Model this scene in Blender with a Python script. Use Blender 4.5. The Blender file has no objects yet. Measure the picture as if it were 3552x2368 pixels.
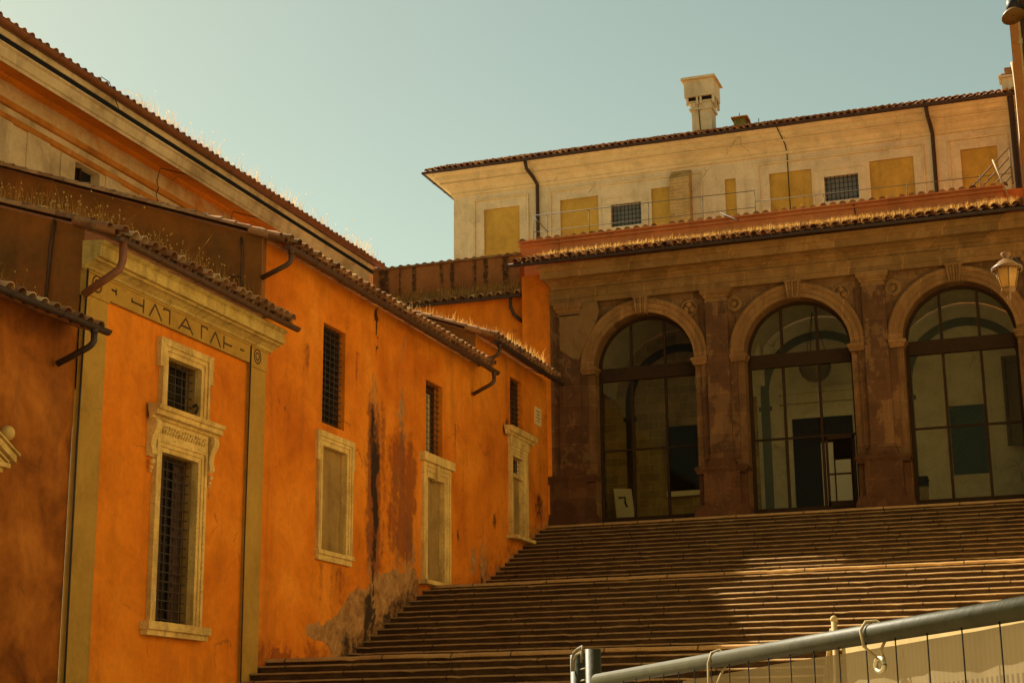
import bpy, bmesh, math, random
import numpy as np
from mathutils import Vector, Matrix
random.seed(7); rng = np.random.default_rng(7)
S = bpy.context.scene; COL = S.collection
R = math.radians; PI = math.pi
EYE = 1.6; GZ = -EYE               # the origin is the photographer's eye, the plaza lies 1.6 m below
WX = -16.0                         # plane of the long painted wall on the left of the stairs
FY = 48.2                          # plane of the portico front

# ------------------------------------------------------------------ mesh helpers
class M:
    def __init__(s): s.v = []; s.f = []; s.t = []; s.m = []; s.tint = 0.5; s.mi = 0; s.sm = []; s.smooth = False
    def add(s, vs, fs):
        b = len(s.v); s.v += [tuple(map(float, p)) for p in vs]
        for f in fs:
            s.f.append([b+i for i in f]); s.t.append(s.tint); s.m.append(s.mi); s.sm.append(s.smooth)
        return s
    def quad(s, a, b, c, d): return s.add([a, b, c, d], [(0, 1, 2, 3)])
    def box(s, x0, x1, y0, y1, z0, z1):
        return s.add([(x0,y0,z0),(x1,y0,z0),(x1,y1,z0),(x0,y1,z0),(x0,y0,z1),(x1,y0,z1),(x1,y1,z1),(x0,y1,z1)],
                     [(0,3,2,1),(4,5,6,7),(0,1,5,4),(1,2,6,5),(2,3,7,6),(3,0,4,7)])
    def tube(s, pts, r, n=8, cap=True):
        pts = [Vector(p) for p in pts]; k = len(pts)
        rr = r if isinstance(r, (list, tuple)) else [r]*k
        vs = []; prev = None
        for i, p in enumerate(pts):
            d = (pts[min(i+1, k-1)] - pts[max(i-1, 0)]).normalized()
            if prev is None:
                a = Vector((0, 0, 1)) if abs(d.z) < .9 else Vector((1, 0, 0))
                e1 = d.cross(a).normalized()
            else:
                e1 = (prev - d*prev.dot(d)).normalized()
            prev = e1; e2 = d.cross(e1)
            for j in range(n):
                t = 2*PI*j/n; vs.append(p + (e1*math.cos(t)+e2*math.sin(t))*rr[i])
        fs = [(i*n+j, i*n+(j+1) % n, (i+1)*n+(j+1) % n, (i+1)*n+j) for i in range(k-1) for j in range(n)]
        if cap: fs += [tuple(range(n-1, -1, -1)), tuple((k-1)*n+j for j in range(n))]
        o = s.smooth; s.smooth = True; s.add(vs, fs); s.smooth = o; return s
    def lathe(s, c, prof, n=16, a0=0, a1=2*PI):
        c = Vector(c); full = abs(a1-a0-2*PI) < 1e-6; m = n if full else n+1; vs = []
        for r, z in prof:
            for j in range(m):
                t = a0+(a1-a0)*j/n; vs.append((c.x+r*math.cos(t), c.y+r*math.sin(t), c.z+z))
        fs = [(i*m+j, i*m+(j+1) % m, (i+1)*m+(j+1) % m, (i+1)*m+j) for i in range(len(prof)-1) for j in range(n)]
        o = s.smooth; s.smooth = True; s.add(vs, fs); s.smooth = o; return s
    def prism(s, poly, fn, a, b):      # poly of (u,v); fn(u,v,w) -> point; extruded w from a to b
        n = len(poly); vs = [fn(u, v, a) for u, v in poly]+[fn(u, v, b) for u, v in poly]
        return s.add(vs, [tuple(range(n-1, -1, -1)), tuple(range(n, 2*n))]+[(i, (i+1) % n, n+(i+1) % n, n+i) for i in range(n)])
    def loft(s, rows, closed=False):   # rows of equal length point lists
        n = len(rows[0]); vs = [p for r in rows for p in r]; e = n if closed else n-1
        return s.add(vs, [(i*n+j, i*n+(j+1) % n, (i+1)*n+(j+1) % n, (i+1)*n+j) for i in range(len(rows)-1) for j in range(e)])
    def grid(s, us, vs_, fn, holes=(), keep=None):
        idx = {}; V = []; F = []
        def vid(i, j):
            if (i, j) not in idx: idx[(i, j)] = len(V); V.append(fn(us[i], vs_[j]))
            return idx[(i, j)]
        for i in range(len(us)-1):
            for j in range(len(vs_)-1):
                cu = (us[i]+us[i+1])/2; cv = (vs_[j]+vs_[j+1])/2
                if any(h[0] < cu < h[1] and h[2] < cv < h[3] for h in holes): continue
                if keep and not keep(cu, cv): continue
                F.append((vid(i, j), vid(i+1, j), vid(i+1, j+1), vid(i, j+1)))
        return s.add(V, F)
    def blob(s, c, r, n=8, m=6, jit=0.0):
        vs = [(c[0], c[1], c[2]-r)]; fs = []
        for i in range(1, m):
            for j in range(n):
                a = PI*i/m; t = 2*PI*j/n; q = r*(1+jit*random.uniform(-1, 1))
                vs.append((c[0]+q*math.sin(a)*math.cos(t), c[1]+q*math.sin(a)*math.sin(t), c[2]-q*math.cos(a)))
        vs.append((c[0], c[1], c[2]+r)); L = len(vs)-1
        for j in range(n): fs.append((0, 1+(j+1) % n, 1+j)); fs.append((L, L-n+j, L-n+(j+1) % n))
        for i in range(m-2):
            for j in range(n): fs.append((1+i*n+j, 1+i*n+(j+1) % n, 1+(i+1)*n+(j+1) % n, 1+(i+1)*n+j))
        o = s.smooth; s.smooth = True; s.add(vs, fs); s.smooth = o; return s

ORG = {}
def build(mb, name, mat, parent=None, label=None, vattr=None):
    o_ = ORG[parent] if parent is not None else (0, 0, 0)
    me = bpy.data.meshes.new(name)
    vv = np.array(mb.v, dtype=float) - np.array(o_)
    me.from_pydata(vv.tolist(), [], mb.f)
    mats = mat if isinstance(mat, (list, tuple)) else [mat]
    for m in mats: me.materials.append(m)
    me.polygons.foreach_set('material_index', mb.m)
    me.polygons.foreach_set('use_smooth', mb.sm)
    a = me.attributes.new('tint', 'FLOAT', 'FACE'); a.data.foreach_set('value', mb.t)
    if vattr is not None:
        c = vattr(np.array(mb.v, dtype=float))
        a = me.attributes.new('stain', 'FLOAT_COLOR', 'POINT'); a.data.foreach_set('color', np.concatenate([c, np.ones((len(c), 1))], 1).ravel())
    bm = bmesh.new(); bm.from_mesh(me); bmesh.ops.recalc_face_normals(bm, faces=bm.faces); bm.to_mesh(me); bm.free()
    me.update()
    o = bpy.data.objects.new(name, me); COL.objects.link(o)
    if parent is not None: o.parent = parent
    ORG[o] = o_
    if label: o['label'] = label
    return o
def thing(name, label, cat, loc, group=None):
    o = bpy.data.objects.new(name, None); COL.objects.link(o); o.location = loc; o.empty_display_size = .3
    o['label'] = label; o['category'] = cat; ORG[o] = tuple(loc)
    if group: o['group'] = group
    return o
def solo(mb, name, mat, label, cat, group=None, kind=None, **k):
    o = build(mb, name, mat, **k); o['label'] = label; o['category'] = cat
    if group: o['group'] = group
    if kind: o['kind'] = kind
    return o
def struct(mb, name, mat, **k):
    o = build(mb, name, mat, **k); o['kind'] = 'structure'; return o

# ------------------------------------------------------------------ noise in python (stain outlines)
_H = rng.random((256, 256))
def vnoise(x, y):
    xi = np.floor(x).astype(int); yi = np.floor(y).astype(int); fx = x-xi; fy = y-yi
    fx = fx*fx*(3-2*fx); fy = fy*fy*(3-2*fy)
    g = lambda a, b: _H[a % 256, b % 256]
    return (g(xi, yi)*(1-fx)+g(xi+1, yi)*fx)*(1-fy)+(g(xi, yi+1)*(1-fx)+g(xi+1, yi+1)*fx)*fy
def fbm(x, y, o=4):
    s = 0; a = .5
    for i in range(o): s = s+a*vnoise(x*2**i+17*i, y*2**i+31*i); a *= .5
    return s/(1-.5**o)
def sstep(a, b, x): t = np.clip((x-a)/(b-a), 0, 1); return t*t*(3-2*t)

# ------------------------------------------------------------------ materials
def lin(r, g, b): return tuple(((c/255)/12.92 if c/255 <= .04045 else ((c/255+.055)/1.055)**2.4) for c in (r, g, b))
class N:
    def __init__(s, name):
        s.mat = bpy.data.materials.new(name); s.mat.use_nodes = True; s.t = s.mat.node_tree; s.n = s.t.nodes; s.l = s.t.links
        s.b = s.n['Principled BSDF']; s.out = s.n['Material Output']; s.pos = s.n.new('ShaderNodeNewGeometry').outputs['Position']
    def set(s, node, k, v):
        if isinstance(v, bpy.types.NodeSocket): s.l.new(v, node.inputs[k])
        else: node.inputs[k].default_value = v
    def mapped(s, sc=(1, 1, 1)):
        m = s.n.new('ShaderNodeMapping'); m.inputs['Scale'].default_value = sc; s.l.new(s.pos, m.inputs['Vector']); return m.outputs[0]
    def noise(s, scale, detail=5, rough=.6, vec=None, dist=0):
        n = s.n.new('ShaderNodeTexNoise'); n.inputs['Scale'].default_value = scale; n.inputs['Detail'].default_value = detail
        n.inputs['Roughness'].default_value = rough; n.inputs['Distortion'].default_value = dist
        s.l.new(vec if vec is not None else s.pos, n.inputs['Vector']); return n.outputs['Fac']
    def ramp(s, fac, stops, interp='LINEAR'):
        r = s.n.new('ShaderNodeValToRGB'); r.color_ramp.interpolation = interp; e = r.color_ramp.elements
        while len(e) < len(stops): e.new(.5)
        for i, (p, c) in enumerate(stops):
            e[i].position = p; e[i].color = (*c, 1) if isinstance(c, tuple) else (c, c, c, 1)
        s.set(r, 'Fac', fac); return r.outputs['Color']
    def mix(s, a, b, f, mode='MIX'):
        m = s.n.new('ShaderNodeMix'); m.data_type = 'RGBA'; m.blend_type = mode
        for k, v in ((6, a), (7, b), (0, f)):
            if isinstance(v, bpy.types.NodeSocket): s.l.new(v, m.inputs[k])
            else: m.inputs[k].default_value = (*v, 1) if isinstance(v, tuple) else v
        return m.outputs[2]
    def math(s, op, a, b=0.0, clamp=False):
        m = s.n.new('ShaderNodeMath'); m.operation = op; m.use_clamp = clamp; s.set(m, 0, a); s.set(m, 1, b); return m.outputs[0]
    def attr(s, name, out='Fac'):
        a = s.n.new('ShaderNodeAttribute'); a.attribute_name = name; return a.outputs[out]
    def sep(s, c):
        x = s.n.new('ShaderNodeSeparateColor'); s.l.new(c, x.inputs[0]); return x.outputs
    def bump(s, h, dist=.02, strength=.6):
        b = s.n.new('ShaderNodeBump'); b.inputs['Distance'].default_value = dist; b.inputs['Strength'].default_value = strength
        s.l.new(h, b.inputs['Height']); s.l.new(b.outputs[0], s.b.inputs['Normal'])
    def fin(s, col, rough=.85, spec=.2, metal=0.0):
        s.set(s.b, 'Base Color', (*col, 1) if isinstance(col, tuple) else col); s.set(s.b, 'Roughness', rough)
        s.b.inputs['Specular IOR Level'].default_value = spec; s.set(s.b, 'Metallic', metal); return s.mat

def plaster(name, c1, c2, c3, blotch=.35, streak=.35, stain=False, dirt=(.05, .025, .012), bumpd=.012):
    n = N(name)
    big = n.noise(blotch, 6, .62, dist=.4)
    col = n.ramp(big, [(.30, c1), (.50, c2), (.72, c3)])
    st = n.noise(1.0, 5, .65, n.mapped((1.6, 1.6, .22)))
    col = n.mix(col, dirt, n.math('MULTIPLY', n.ramp(st, [(.52, 0.0), (.80, 1.0)]), streak))
    fine = n.noise(9, 6, .7)
    col = n.mix(col, n.ramp(fine, [(.25, .66), (.70, 1.0)]), .5, 'MULTIPLY')
    chips = n.noise(2.6, 7, .72, dist=1.2)
    col = n.mix(col, dirt, n.math('MULTIPLY', n.ramp(chips, [(.69, 0.0), (.715, 1.0)]), .55))
    vo = n.n.new('ShaderNodeTexVoronoi'); vo.feature = 'DISTANCE_TO_EDGE'; vo.inputs['Scale'].default_value = .55
    wv = n.n.new('ShaderNodeTexNoise'); wv.inputs['Scale'].default_value = 2.2; wv.inputs['Detail'].default_value = 5; n.l.new(n.pos, wv.inputs['Vector'])
    n.l.new(n.mix(n.pos, wv.outputs['Color'], .35), vo.inputs['Vector'])
    ck = n.math('MULTIPLY', n.ramp(vo.outputs['Distance'], [(.002, 1.0), (.007, 0.0)]), n.ramp(n.noise(.8, 3), [(.55, 0.0), (.62, .55)]))
    col = n.mix(col, dirt, ck)
    fade = n.noise(1.4, 8, .78, dist=.6)
    col = n.mix(col, n.ramp(fade, [(.30, .72), (.52, 1.0), (.72, 1.12)]), .8, 'MULTIPLY')
    if stain:
        sp = n.sep(n.attr('stain', 'Color'))
        br = n.noise(6, 7, .75)
        def mask(o): return n.ramp(n.math('ADD', o, n.math('MULTIPLY', n.math('SUBTRACT', br, .5), 1.25)), [(.34, 0.0), (.66, 1.0)])
        gray = n.ramp(n.noise(3, 7, .75, dist=.8), [(.3, (.14, .058, .016)), (.5, (.33, .155, .045)), (.7, (.50, .26, .085))])
        col = n.mix(col, gray, mask(sp[1]))
        col = n.mix(col, (.18, .040, .008), n.math('MULTIPLY', mask(sp[2]), .75))
        col = n.mix(col, (.022, .014, .008), n.math('MULTIPLY', mask(sp[0]), .92))
    h = n.math('ADD', n.math('MULTIPLY', fine, .5), n.noise(1.7, 4, .6))
    n.bump(h, bumpd, .7)
    return n.fin(col, .9, .12)

orange = plaster('orange_plaster', (.50, .115, .005), (.67, .182, .008), (.80, .26, .018), .42, .42, True)
orange_b = plaster('orange_plaster_clean', (.52, .125, .005), (.67, .182, .008), (.79, .25, .016), .40, .36)
brown_or = plaster('weathered_orange_plaster', (.12, .032, .004), (.30, .085, .008), (.46, .150, .018), .85, .55)
brown_or2 = plaster('shaded_brown_plaster', (.16, .075, .018), (.27, .095, .018), (.36, .12, .018), .5, .6)  # house end walls, their shade put into a darker brown
rose = plaster('rose_plaster', (.44, .15, .045), (.52, .18, .055), (.58, .22, .07), .5, .35)
ochre = plaster('ochre_pilaster_paint', (.34, .178, .028), (.40, .215, .034), (.45, .25, .041), .4, .3)
cream = plaster('cream_plaster', (.56, .46, .28), (.66, .545, .335), (.72, .60, .37), .55, .34)
cream_trim = plaster('cream_cornice_paint', (.60, .47, .25), (.68, .54, .29), (.72, .58, .32), .3, .2)
yellow = plaster('yellow_panel_paint', (.43, .26, .045), (.52, .32, .058), (.57, .36, .07), .7, .35)
cove_or = plaster('orange_cove_paint', (.62, .19, .012), (.70, .22, .014), (.74, .26, .02), .4, .35)
string_or = plaster('faded_orange_moulding', (.34, .11, .014), (.46, .155, .018), (.54, .22, .05), .8, .5)
old_cream = plaster('patchy_old_plaster', (.34, .21, .09), (.58, .39, .18), (.68, .47, .23), .7, .45)
old_mix = plaster('half_stripped_plaster', (.58, .20, .03), (.60, .38, .16), (.66, .46, .21), 1.1, .4)
blind = plaster('grey_blocked_panel', (.24, .130, .032), (.34, .190, .048), (.39, .225, .060), .9, .5)
rosew = plaster('sunlit_brick_plaster', (.50, .17, .03), (.58, .22, .05), (.62, .27, .07), .8, .4)
white_in = plaster('interior_white_plaster', (.58, .55, .44), (.64, .61, .50), (.68, .65, .54), .3, .1)

def travertine(name, a=(.44, .25, .058), b=(.72, .46, .125)):
    n = N(name)
    col = n.ramp(n.noise(1.6, 6, .65), [(.3, a), (.62, b)])
    pit = n.noise(14, 6, .75, n.mapped((1, 1, 2.2)))
    col = n.mix(col, (.10, .05, .015), n.math('MULTIPLY', n.ramp(pit, [(.55, 0.0), (.67, 1.0)]), .75))
    st = n.noise(1.0, 4, .6, n.mapped((5, 5, .6)))
    col = n.mix(col, (.09, .05, .02), n.math('MULTIPLY', n.ramp(st, [(.50, 0.0), (.8, 1.0)]), .65))
    n.bump(n.math('ADD', pit, n.noise(4, 4, .6)), .02, .7)
    return n.fin(col, .8, .2)
trav = travertine('travertine')
trav_stain = travertine('stained_cornice_stone', (.34, .20, .045), (.54, .36, .085))

def blocks(name, dark, mid, light, patch=.5, bw=1.25, bh=.62, mort=(1.75, 1.65, 1.45)):
    n = N(name)
    cx = n.n.new('ShaderNodeSeparateXYZ'); n.l.new(n.pos, cx.inputs[0]); cb = n.n.new('ShaderNodeCombineXYZ')
    n.l.new(n.math('ADD', cx.outputs[0], cx.outputs[1]), cb.inputs[0]); n.l.new(cx.outputs[2], cb.inputs[1])
    br = n.n.new('ShaderNodeTexBrick'); n.l.new(cb.outputs[0], br.inputs['Vector'])
    for k, v in (('Scale', 1), ('Mortar Size', .009), ('Mortar Smooth', .3), ('Bias', 0), ('Brick Width', bw), ('Row Height', bh)): br.inputs[k].default_value = v
    br.inputs['Color1'].default_value = (.75, .75, .75, 1); br.inputs['Color2'].default_value = (1.12, 1.08, 1.02, 1); br.inputs['Mortar'].default_value = (*mort, 1)
    base = n.ramp(n.noise(2.2, 6, .66), [(.3, dark), (.7, mid)])
    pl = n.noise(1.15, 7, .7, n.mapped((1.2, 1.2, .85)), .3)
    base = n.mix(base, light, n.math('MULTIPLY', n.ramp(pl, [(.52, 0.0), (.56, 1.0)]), patch))
    base = n.mix(base, br.outputs['Color'], .9, 'MULTIPLY')
    chip = n.noise(7.5, 3, .6, dist=2)
    base = n.mix(base, (.52, .36, .17), n.ramp(chip, [(.715, 0.0), (.75, .9)]))
    st = n.noise(1.0, 5, .65, n.mapped((2.2, 2.2, .3)))
    base = n.mix(base, (.03, .016, .008), n.math('MULTIPLY', n.ramp(st, [(.55, 0.0), (.85, 1.0)]), .5))
    fine = n.noise(22, 5, .75)
    base = n.mix(base, n.ramp(fine, [(.25, .6), (.7, 1.05)]), .6, 'MULTIPLY')
    h = n.math('ADD', n.math('MULTIPLY', fine, .6), n.math('MULTIPLY', br.outputs['Fac'], -.8))
    n.bump(n.math('ADD', h, n.noise(5, 4)), .025, .8)
    return n.fin(base, .88, .12)
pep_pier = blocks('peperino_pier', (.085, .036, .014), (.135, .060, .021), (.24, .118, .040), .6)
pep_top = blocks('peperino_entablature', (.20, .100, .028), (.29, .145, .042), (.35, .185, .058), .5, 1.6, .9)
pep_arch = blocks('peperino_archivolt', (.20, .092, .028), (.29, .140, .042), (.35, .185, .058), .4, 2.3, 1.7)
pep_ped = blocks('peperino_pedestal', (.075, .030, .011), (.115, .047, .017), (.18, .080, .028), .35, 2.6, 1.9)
pep_wall = blocks('peperino_wall', (.12, .054, .018), (.19, .09, .028), (.24, .12, .04), .5)
block_patch = plaster('smooth_grey_patch', (.16, .082, .026), (.20, .102, .031), (.23, .12, .037), .4, .15)

def simple(name, c, rough=.6, metal=0.0, var=.35, scale=8, spec=.3):
    n = N(name); col = n.mix(c, n.ramp(n.noise(scale, 5, .65), [(.3, 1-var), (.7, 1.0)]), 1.0, 'MULTIPLY')
    n.bump(n.noise(scale*3, 3), .004, .4); return n.fin(col, rough, spec, metal)
gutter_m = simple('brown_gutter_paint', (.085, .036, .013), .55)
gutter_d = simple('dark_gutter_metal', (.045, .022, .012), .6)
gutter_r = simple('rusty_copper_gutter', (.21, .065, .018), .5)
iron = simple('black_iron', (.028, .020, .014), .6)
wire_m = simple('dark_mesh_wire', (.012, .009, .005), .9, 0, .2, 8, .05)
iron_l = simple('rusty_grille_iron', (.060, .038, .020), .6)
void_m = simple('unlit_void_black', (.006, .004, .003), .9)  # near-black, the shade of unlit depth put into the colour
shutter = simple('brown_shutter_wood', (.060, .024, .010), .7, scale=20)
curtain = simple('pale_curtain', (.50, .33, .12), .9)
pipe_m = simple('galvanised_green_pipe', (.050, .045, .018), .55, .0, .4, 9, .15)
clip_m = simple('dull_wire_clip', (.16, .125, .06), .6, 0, .3, 20, .15)
strut_m = simple('galvanised_clip', (.55, .48, .28), .35, .6, .2, 20)
frame_br = simple('bronze_window_frame', (.040, .020, .008), .75, 0, .35, 8, .06)
rail_m = simple('pale_metal_rail', (.15, .125, .075), .7, 0, .3, 8, .1)
rope_m = simple('pale_cable', (.40, .29, .12), .7)
brick_m = blocks('flue_brick', (.36, .245, .09), (.46, .32, .13), (.52, .37, .16), .4, .5, .14)
moss_m = plaster('mossy_chimney_plaster', (.14, .12, .02), (.26, .19, .05), (.45, .28, .10), 1.5, .4)
groove = simple('incised_letter_groove', (.085, .038, .009), .9)
wood_pale = simple('pale_plywood', (.46, .32, .12), .8, 0, .25, 6)
gilt = simple('dull_gilt_frame', (.20, .13, .04), .5, .3, .6, 30)
lattice_b = simple('blue_shutter_paint', (.075, .12, .13), .7, 0, .2)
band_b = simple('blue_grey_band_paint', (.14, .165, .155), .85, 0, .15)
band_d = simple('dark_arch_band_paint', (.06, .045, .03), .85, 0, .3)
black_m = simple('black_board', (.026, .019, .010), .8, 0, .5, 8, .08)
white_m = simple('white_board', (.78, .72, .56), .7, 0, .08)
lamp_dark = simple('dark_lamp_metal', (.20, .15, .08), .5, 0)
plaque_m = simple('pale_stone_plaque', (.72, .48, .18), .7, 0, .2)
wood_dk = simple('dark_door_wood', (.030, .018, .008), .85, 0, .4, 8, .08)
in_brick = blocks('interior_brick', (.30, .21, .10), (.42, .31, .15), (.48, .36, .19), .4, .75, .3, (1.7, 1.65, 1.5))
lamp_gold = simple('sunlit_lamp_paint', (.17, .080, .016), .5, 0, .3, 20, .2)
mount_brown = simple('brown_tower_wall', (.06, .027, .010), .9, 0, .4, 3)

def tile_mat():
    n = N('old_roof_tile'); t = n.attr('tint')
    col = n.ramp(t, [(0, (.14, .060, .026)), (.35, (.30, .125, .046)), (.65, (.44, .21, .08)), (1, (.64, .40, .17))])
    col = n.mix(col, (.30, .22, .07), n.ramp(n.noise(5, 6, .7), [(.52, 0.0), (.66, .75)]))
    col = n.mix(col, (.028, .018, .010), n.ramp(n.noise(3.2, 6, .72, dist=.6), [(.54, 0.0), (.72, .8)]))
    n.bump(n.noise(24, 4, .7), .01, .8); return n.fin(col, .9, .1)
tile = tile_mat()

def stair_mat(name, a, b, c):
    n = N(name)
    col = n.ramp(n.noise(3.0, 7, .7, n.mapped((.6, 2, 2))), [(.3, a), (.5, b), (.72, c)])
    col = n.mix(col, n.ramp(n.noise(30, 5, .75), [(.3, .45), (.7, 1.1)]), .8, 'MULTIPLY')
    j = n.n.new('ShaderNodeTexVoronoi'); j.voronoi_dimensions = '1D'; j.feature = 'DISTANCE_TO_EDGE'
    cx = n.n.new('ShaderNodeSeparateXYZ'); n.l.new(n.pos, cx.inputs[0])
    n.l.new(n.math('ADD', cx.outputs[0], n.math('MULTIPLY', n.math('FLOOR', n.math('DIVIDE', cx.outputs[2], .161)), 7.37)), j.inputs['W']); j.inputs['Scale'].default_value = .55
    col = n.mix(col, (.02, .012, .006), n.ramp(j.outputs['Distance'], [(.005, .85), (.012, 0.0)]))
    chip = n.noise(8, 3, .6, dist=2)
    col = n.mix(col, (.50, .32, .14), n.ramp(chip, [(.73, 0.0), (.77, .8)]))
    n.bump(n.noise(26, 5, .75), .012, .8); return n.fin(col, .85, .15)
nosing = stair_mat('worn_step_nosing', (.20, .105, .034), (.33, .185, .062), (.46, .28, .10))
tread_m = stair_mat('worn_step_tread', (.56, .42, .19), (.66, .51, .25), (.72, .57, .30))  # paler than the nosings, to bounce sunlight onto the risers
riser = stair_mat('grimy_shaded_step_riser', (.032, .015, .006), (.066, .032, .011), (.12, .060, .022))  # grime plus the shade under each nosing, both in this dark colour
landing_m = stair_mat('travertine_landing_edge', (.34, .17, .05), (.46, .25, .08), (.55, .32, .11))

def grass_mat():
    n = N('dry_grass_straw'); t = n.attr('tint')
    col = n.ramp(t, [(0, (.26, .12, .022)), (.5, (.50, .27, .055)), (1, (.70, .43, .12))])
    tr = n.n.new('ShaderNodeBsdfTranslucent'); n.l.new(col, tr.inputs[0])
    n.fin(col, .7, .2); mx = n.n.new('ShaderNodeMixShader'); mx.inputs[0].default_value = .55
    n.l.new(n.b.outputs[0], mx.inputs[1]); n.l.new(tr.outputs[0], mx.inputs[2]); n.l.new(mx.outputs[0], n.out.inputs[0]); return n.mat
straw = grass_mat()
def glass_mat(name, tint, refl=1.0):
    n = N(name); tr = n.n.new('ShaderNodeBsdfTransparent'); tr.inputs[0].default_value = (*tint, 1)
    gl = n.n.new('ShaderNodeBsdfGlossy'); gl.inputs['Roughness'].default_value = .015
    fr = n.n.new('ShaderNodeFresnel'); fr.inputs[0].default_value = 1.5
    mx = n.n.new('ShaderNodeMixShader'); n.l.new(n.math('MULTIPLY', fr.outputs[0], refl), mx.inputs[0])
    n.l.new(tr.outputs[0], mx.inputs[1]); n.l.new(gl.outputs[0], mx.inputs[2]); n.l.new(mx.outputs[0], n.out.inputs[0]); return n.mat
pane_m = glass_mat('portico_glass', (.92, .89, .73), .10)
dark_pane = simple('dark_reflecting_window_glass', (.012, .010, .008), .08, 0, .2, 4, .5)
grey_pane = simple('frosted_grey_window_glass', (.20, .21, .18), .3, 0, .2, 3, .5)
def frost_mat():
    n = N('frosted_lantern_glass'); tr = n.n.new('ShaderNodeBsdfTranslucent'); tr.inputs[0].default_value = (.66, .42, .13, 1)
    n.fin(n.ramp(n.noise(6, 3), [(.3, (.36, .20, .05)), (.7, (.50, .30, .08))]), .35, .4)
    mx = n.n.new('ShaderNodeMixShader'); mx.inputs[0].default_value = .55
    n.l.new(n.b.outputs[0], mx.inputs[1]); n.l.new(tr.outputs[0], mx.inputs[2]); n.l.new(mx.outputs[0], n.out.inputs[0]); return n.mat
frost = frost_mat()
def net_mat():
    n = N('beige_debris_netting'); w = n.n.new('ShaderNodeTexWave'); w.inputs['Scale'].default_value = 26; w.bands_direction = 'X'; w.inputs['Distortion'].default_value = .6
    w.inputs['Detail'].default_value = 1; n.l.new(n.mapped((1, -.6, .15)), w.inputs['Vector'])
    hem = n.attr('tint')
    col = n.mix((.34, .26, .13), (.18, .125, .06), n.math('MULTIPLY', n.ramp(w.outputs['Fac'], [(.35, 1.0), (.6, 0.0)]), hem))
    col = n.mix(col, n.ramp(n.noise(3, 5, .6), [(.3, .70), (.7, 1.0)]), .8, 'MULTIPLY')
    tr = n.n.new('ShaderNodeBsdfTranslucent'); n.l.new(col, tr.inputs[0]); n.fin(col, .7, .2)
    mx = n.n.new('ShaderNodeMixShader'); mx.inputs[0].default_value = .6
    n.l.new(n.b.outputs[0], mx.inputs[1]); n.l.new(tr.outputs[0], mx.inputs[2])
    tp = n.n.new('ShaderNodeBsdfTransparent'); m2 = n.n.new('ShaderNodeMixShader'); m2.inputs[0].default_value = .10
    n.l.new(mx.outputs[0], m2.inputs[1]); n.l.new(tp.outputs[0], m2.inputs[2]); n.l.new(m2.outputs[0], n.out.inputs[0]); return n.mat
netting = net_mat()
ground_m = blocks('plaza_cobbles', (.34, .27, .19), (.42, .34, .24), (.48, .40, .28), .4, .14, .14)

# ------------------------------------------------------------------ building helpers
def tiles(mb, P0, along, up, L, W, pitch=.31, row=.36, r=.105, eave=True, rows=None):
    """barrel tiles: P0 eave corner, along = unit vector on the eave, up = unit vector up the slope"""
    A = Vector(along).normalized(); U = Vector(up).normalized(); Nn = A.cross(U).normalized()
    if Nn.z < 0: Nn = -Nn
    P0 = Vector(P0); nc = max(1, int(round(L/pitch))); p = L/nc; nr = int(W/row)+1
    mb.tint = .15; q = [P0, P0+A*L, P0+A*L+U*W, P0+U*W]
    mb.quad(*q); mb.quad(*[x-Nn*.03 for x in q])
    K = 6
    for i in range(nc):
        for j in range(nr if rows is None else min(rows, nr)):
            s0 = j*row-.05+random.uniform(-.025, .025); s1 = min(j*row+row+.03, W)
            if s1-s0 < .05: continue
            c = (i+.5)*p+random.uniform(-.012, .012); r0 = r*random.uniform(1.0, 1.12); r1 = r*.86
            dz = random.uniform(-.008, .014); sk = random.uniform(-.014, .014)
            mb.tint = min(1, max(0, random.gauss(.5, .24))); rws = []
            for (s, rr, h, k) in ((s0, r0, .030+dz, 0), (s1, r1, .006, sk)):
                rws.append([P0+A*(c+k+rr*math.cos(PI*t/K))+U*s+Nn*(h+rr*math.sin(PI*t/K)*1.05) for t in range(K+1)])
            mb.smooth = True; mb.loft(rws); mb.smooth = False
            inner = [[v-Nn*.014 for v in rws[0]], rws[0]]
            mb.loft(inner)
        if eave:     # pan tiles dipping below the plane along the eave
            for (a, b) in ((-.04, .42), (.38, .9)):
                if a > W: continue
                b2 = min(b, W); mb.tint = random.uniform(.1, .6); rws = []
                for s, rr in ((a, r*1.05), (b2, r)):
                    rws.append([P0+A*(i*p+rr*math.cos(PI*t/K))+U*s-Nn*(rr*.9*math.sin(PI*t/K)-.01) for t in range(K+1)])
                mb.smooth = True; mb.loft(rws); mb.smooth = False
def caps(mb, P0, along, L, r=.10, pitch=.27, depth=.34, across=(0, -1, 0), tilt=.12):
    """row of cover tiles laid across a wall top, their round ends to the viewer"""
    A = Vector(along).normalized(); C = Vector(across).normalized(); Z = Vector((0, 0, 1)); P0 = Vector(P0); n = int(L/pitch); K = 7
    for i in range(n):
        c = (i+.5)*L/n+random.uniform(-.015, .015); rr = r*random.uniform(.92, 1.08); mb.tint = min(1, max(0, random.gauss(.35, .2))); rows = []
        for d, k, h in ((depth*.55, 1.0, -tilt*.4), (-depth*.6, .88, tilt*.6)):
            rows.append([P0+A*(c+rr*k*math.cos(PI*t/K))+C*d+Z*(rr*k*math.sin(PI*t/K)+h*.5+random.uniform(-.003, .003)) for t in range(K+1)])
        mb.smooth = True; mb.loft(rows); mb.smooth = False
        mb.loft([rows[0], [v*.18+(P0+A*c+C*depth*.5)*.82 for v in rows[0]]])
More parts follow.
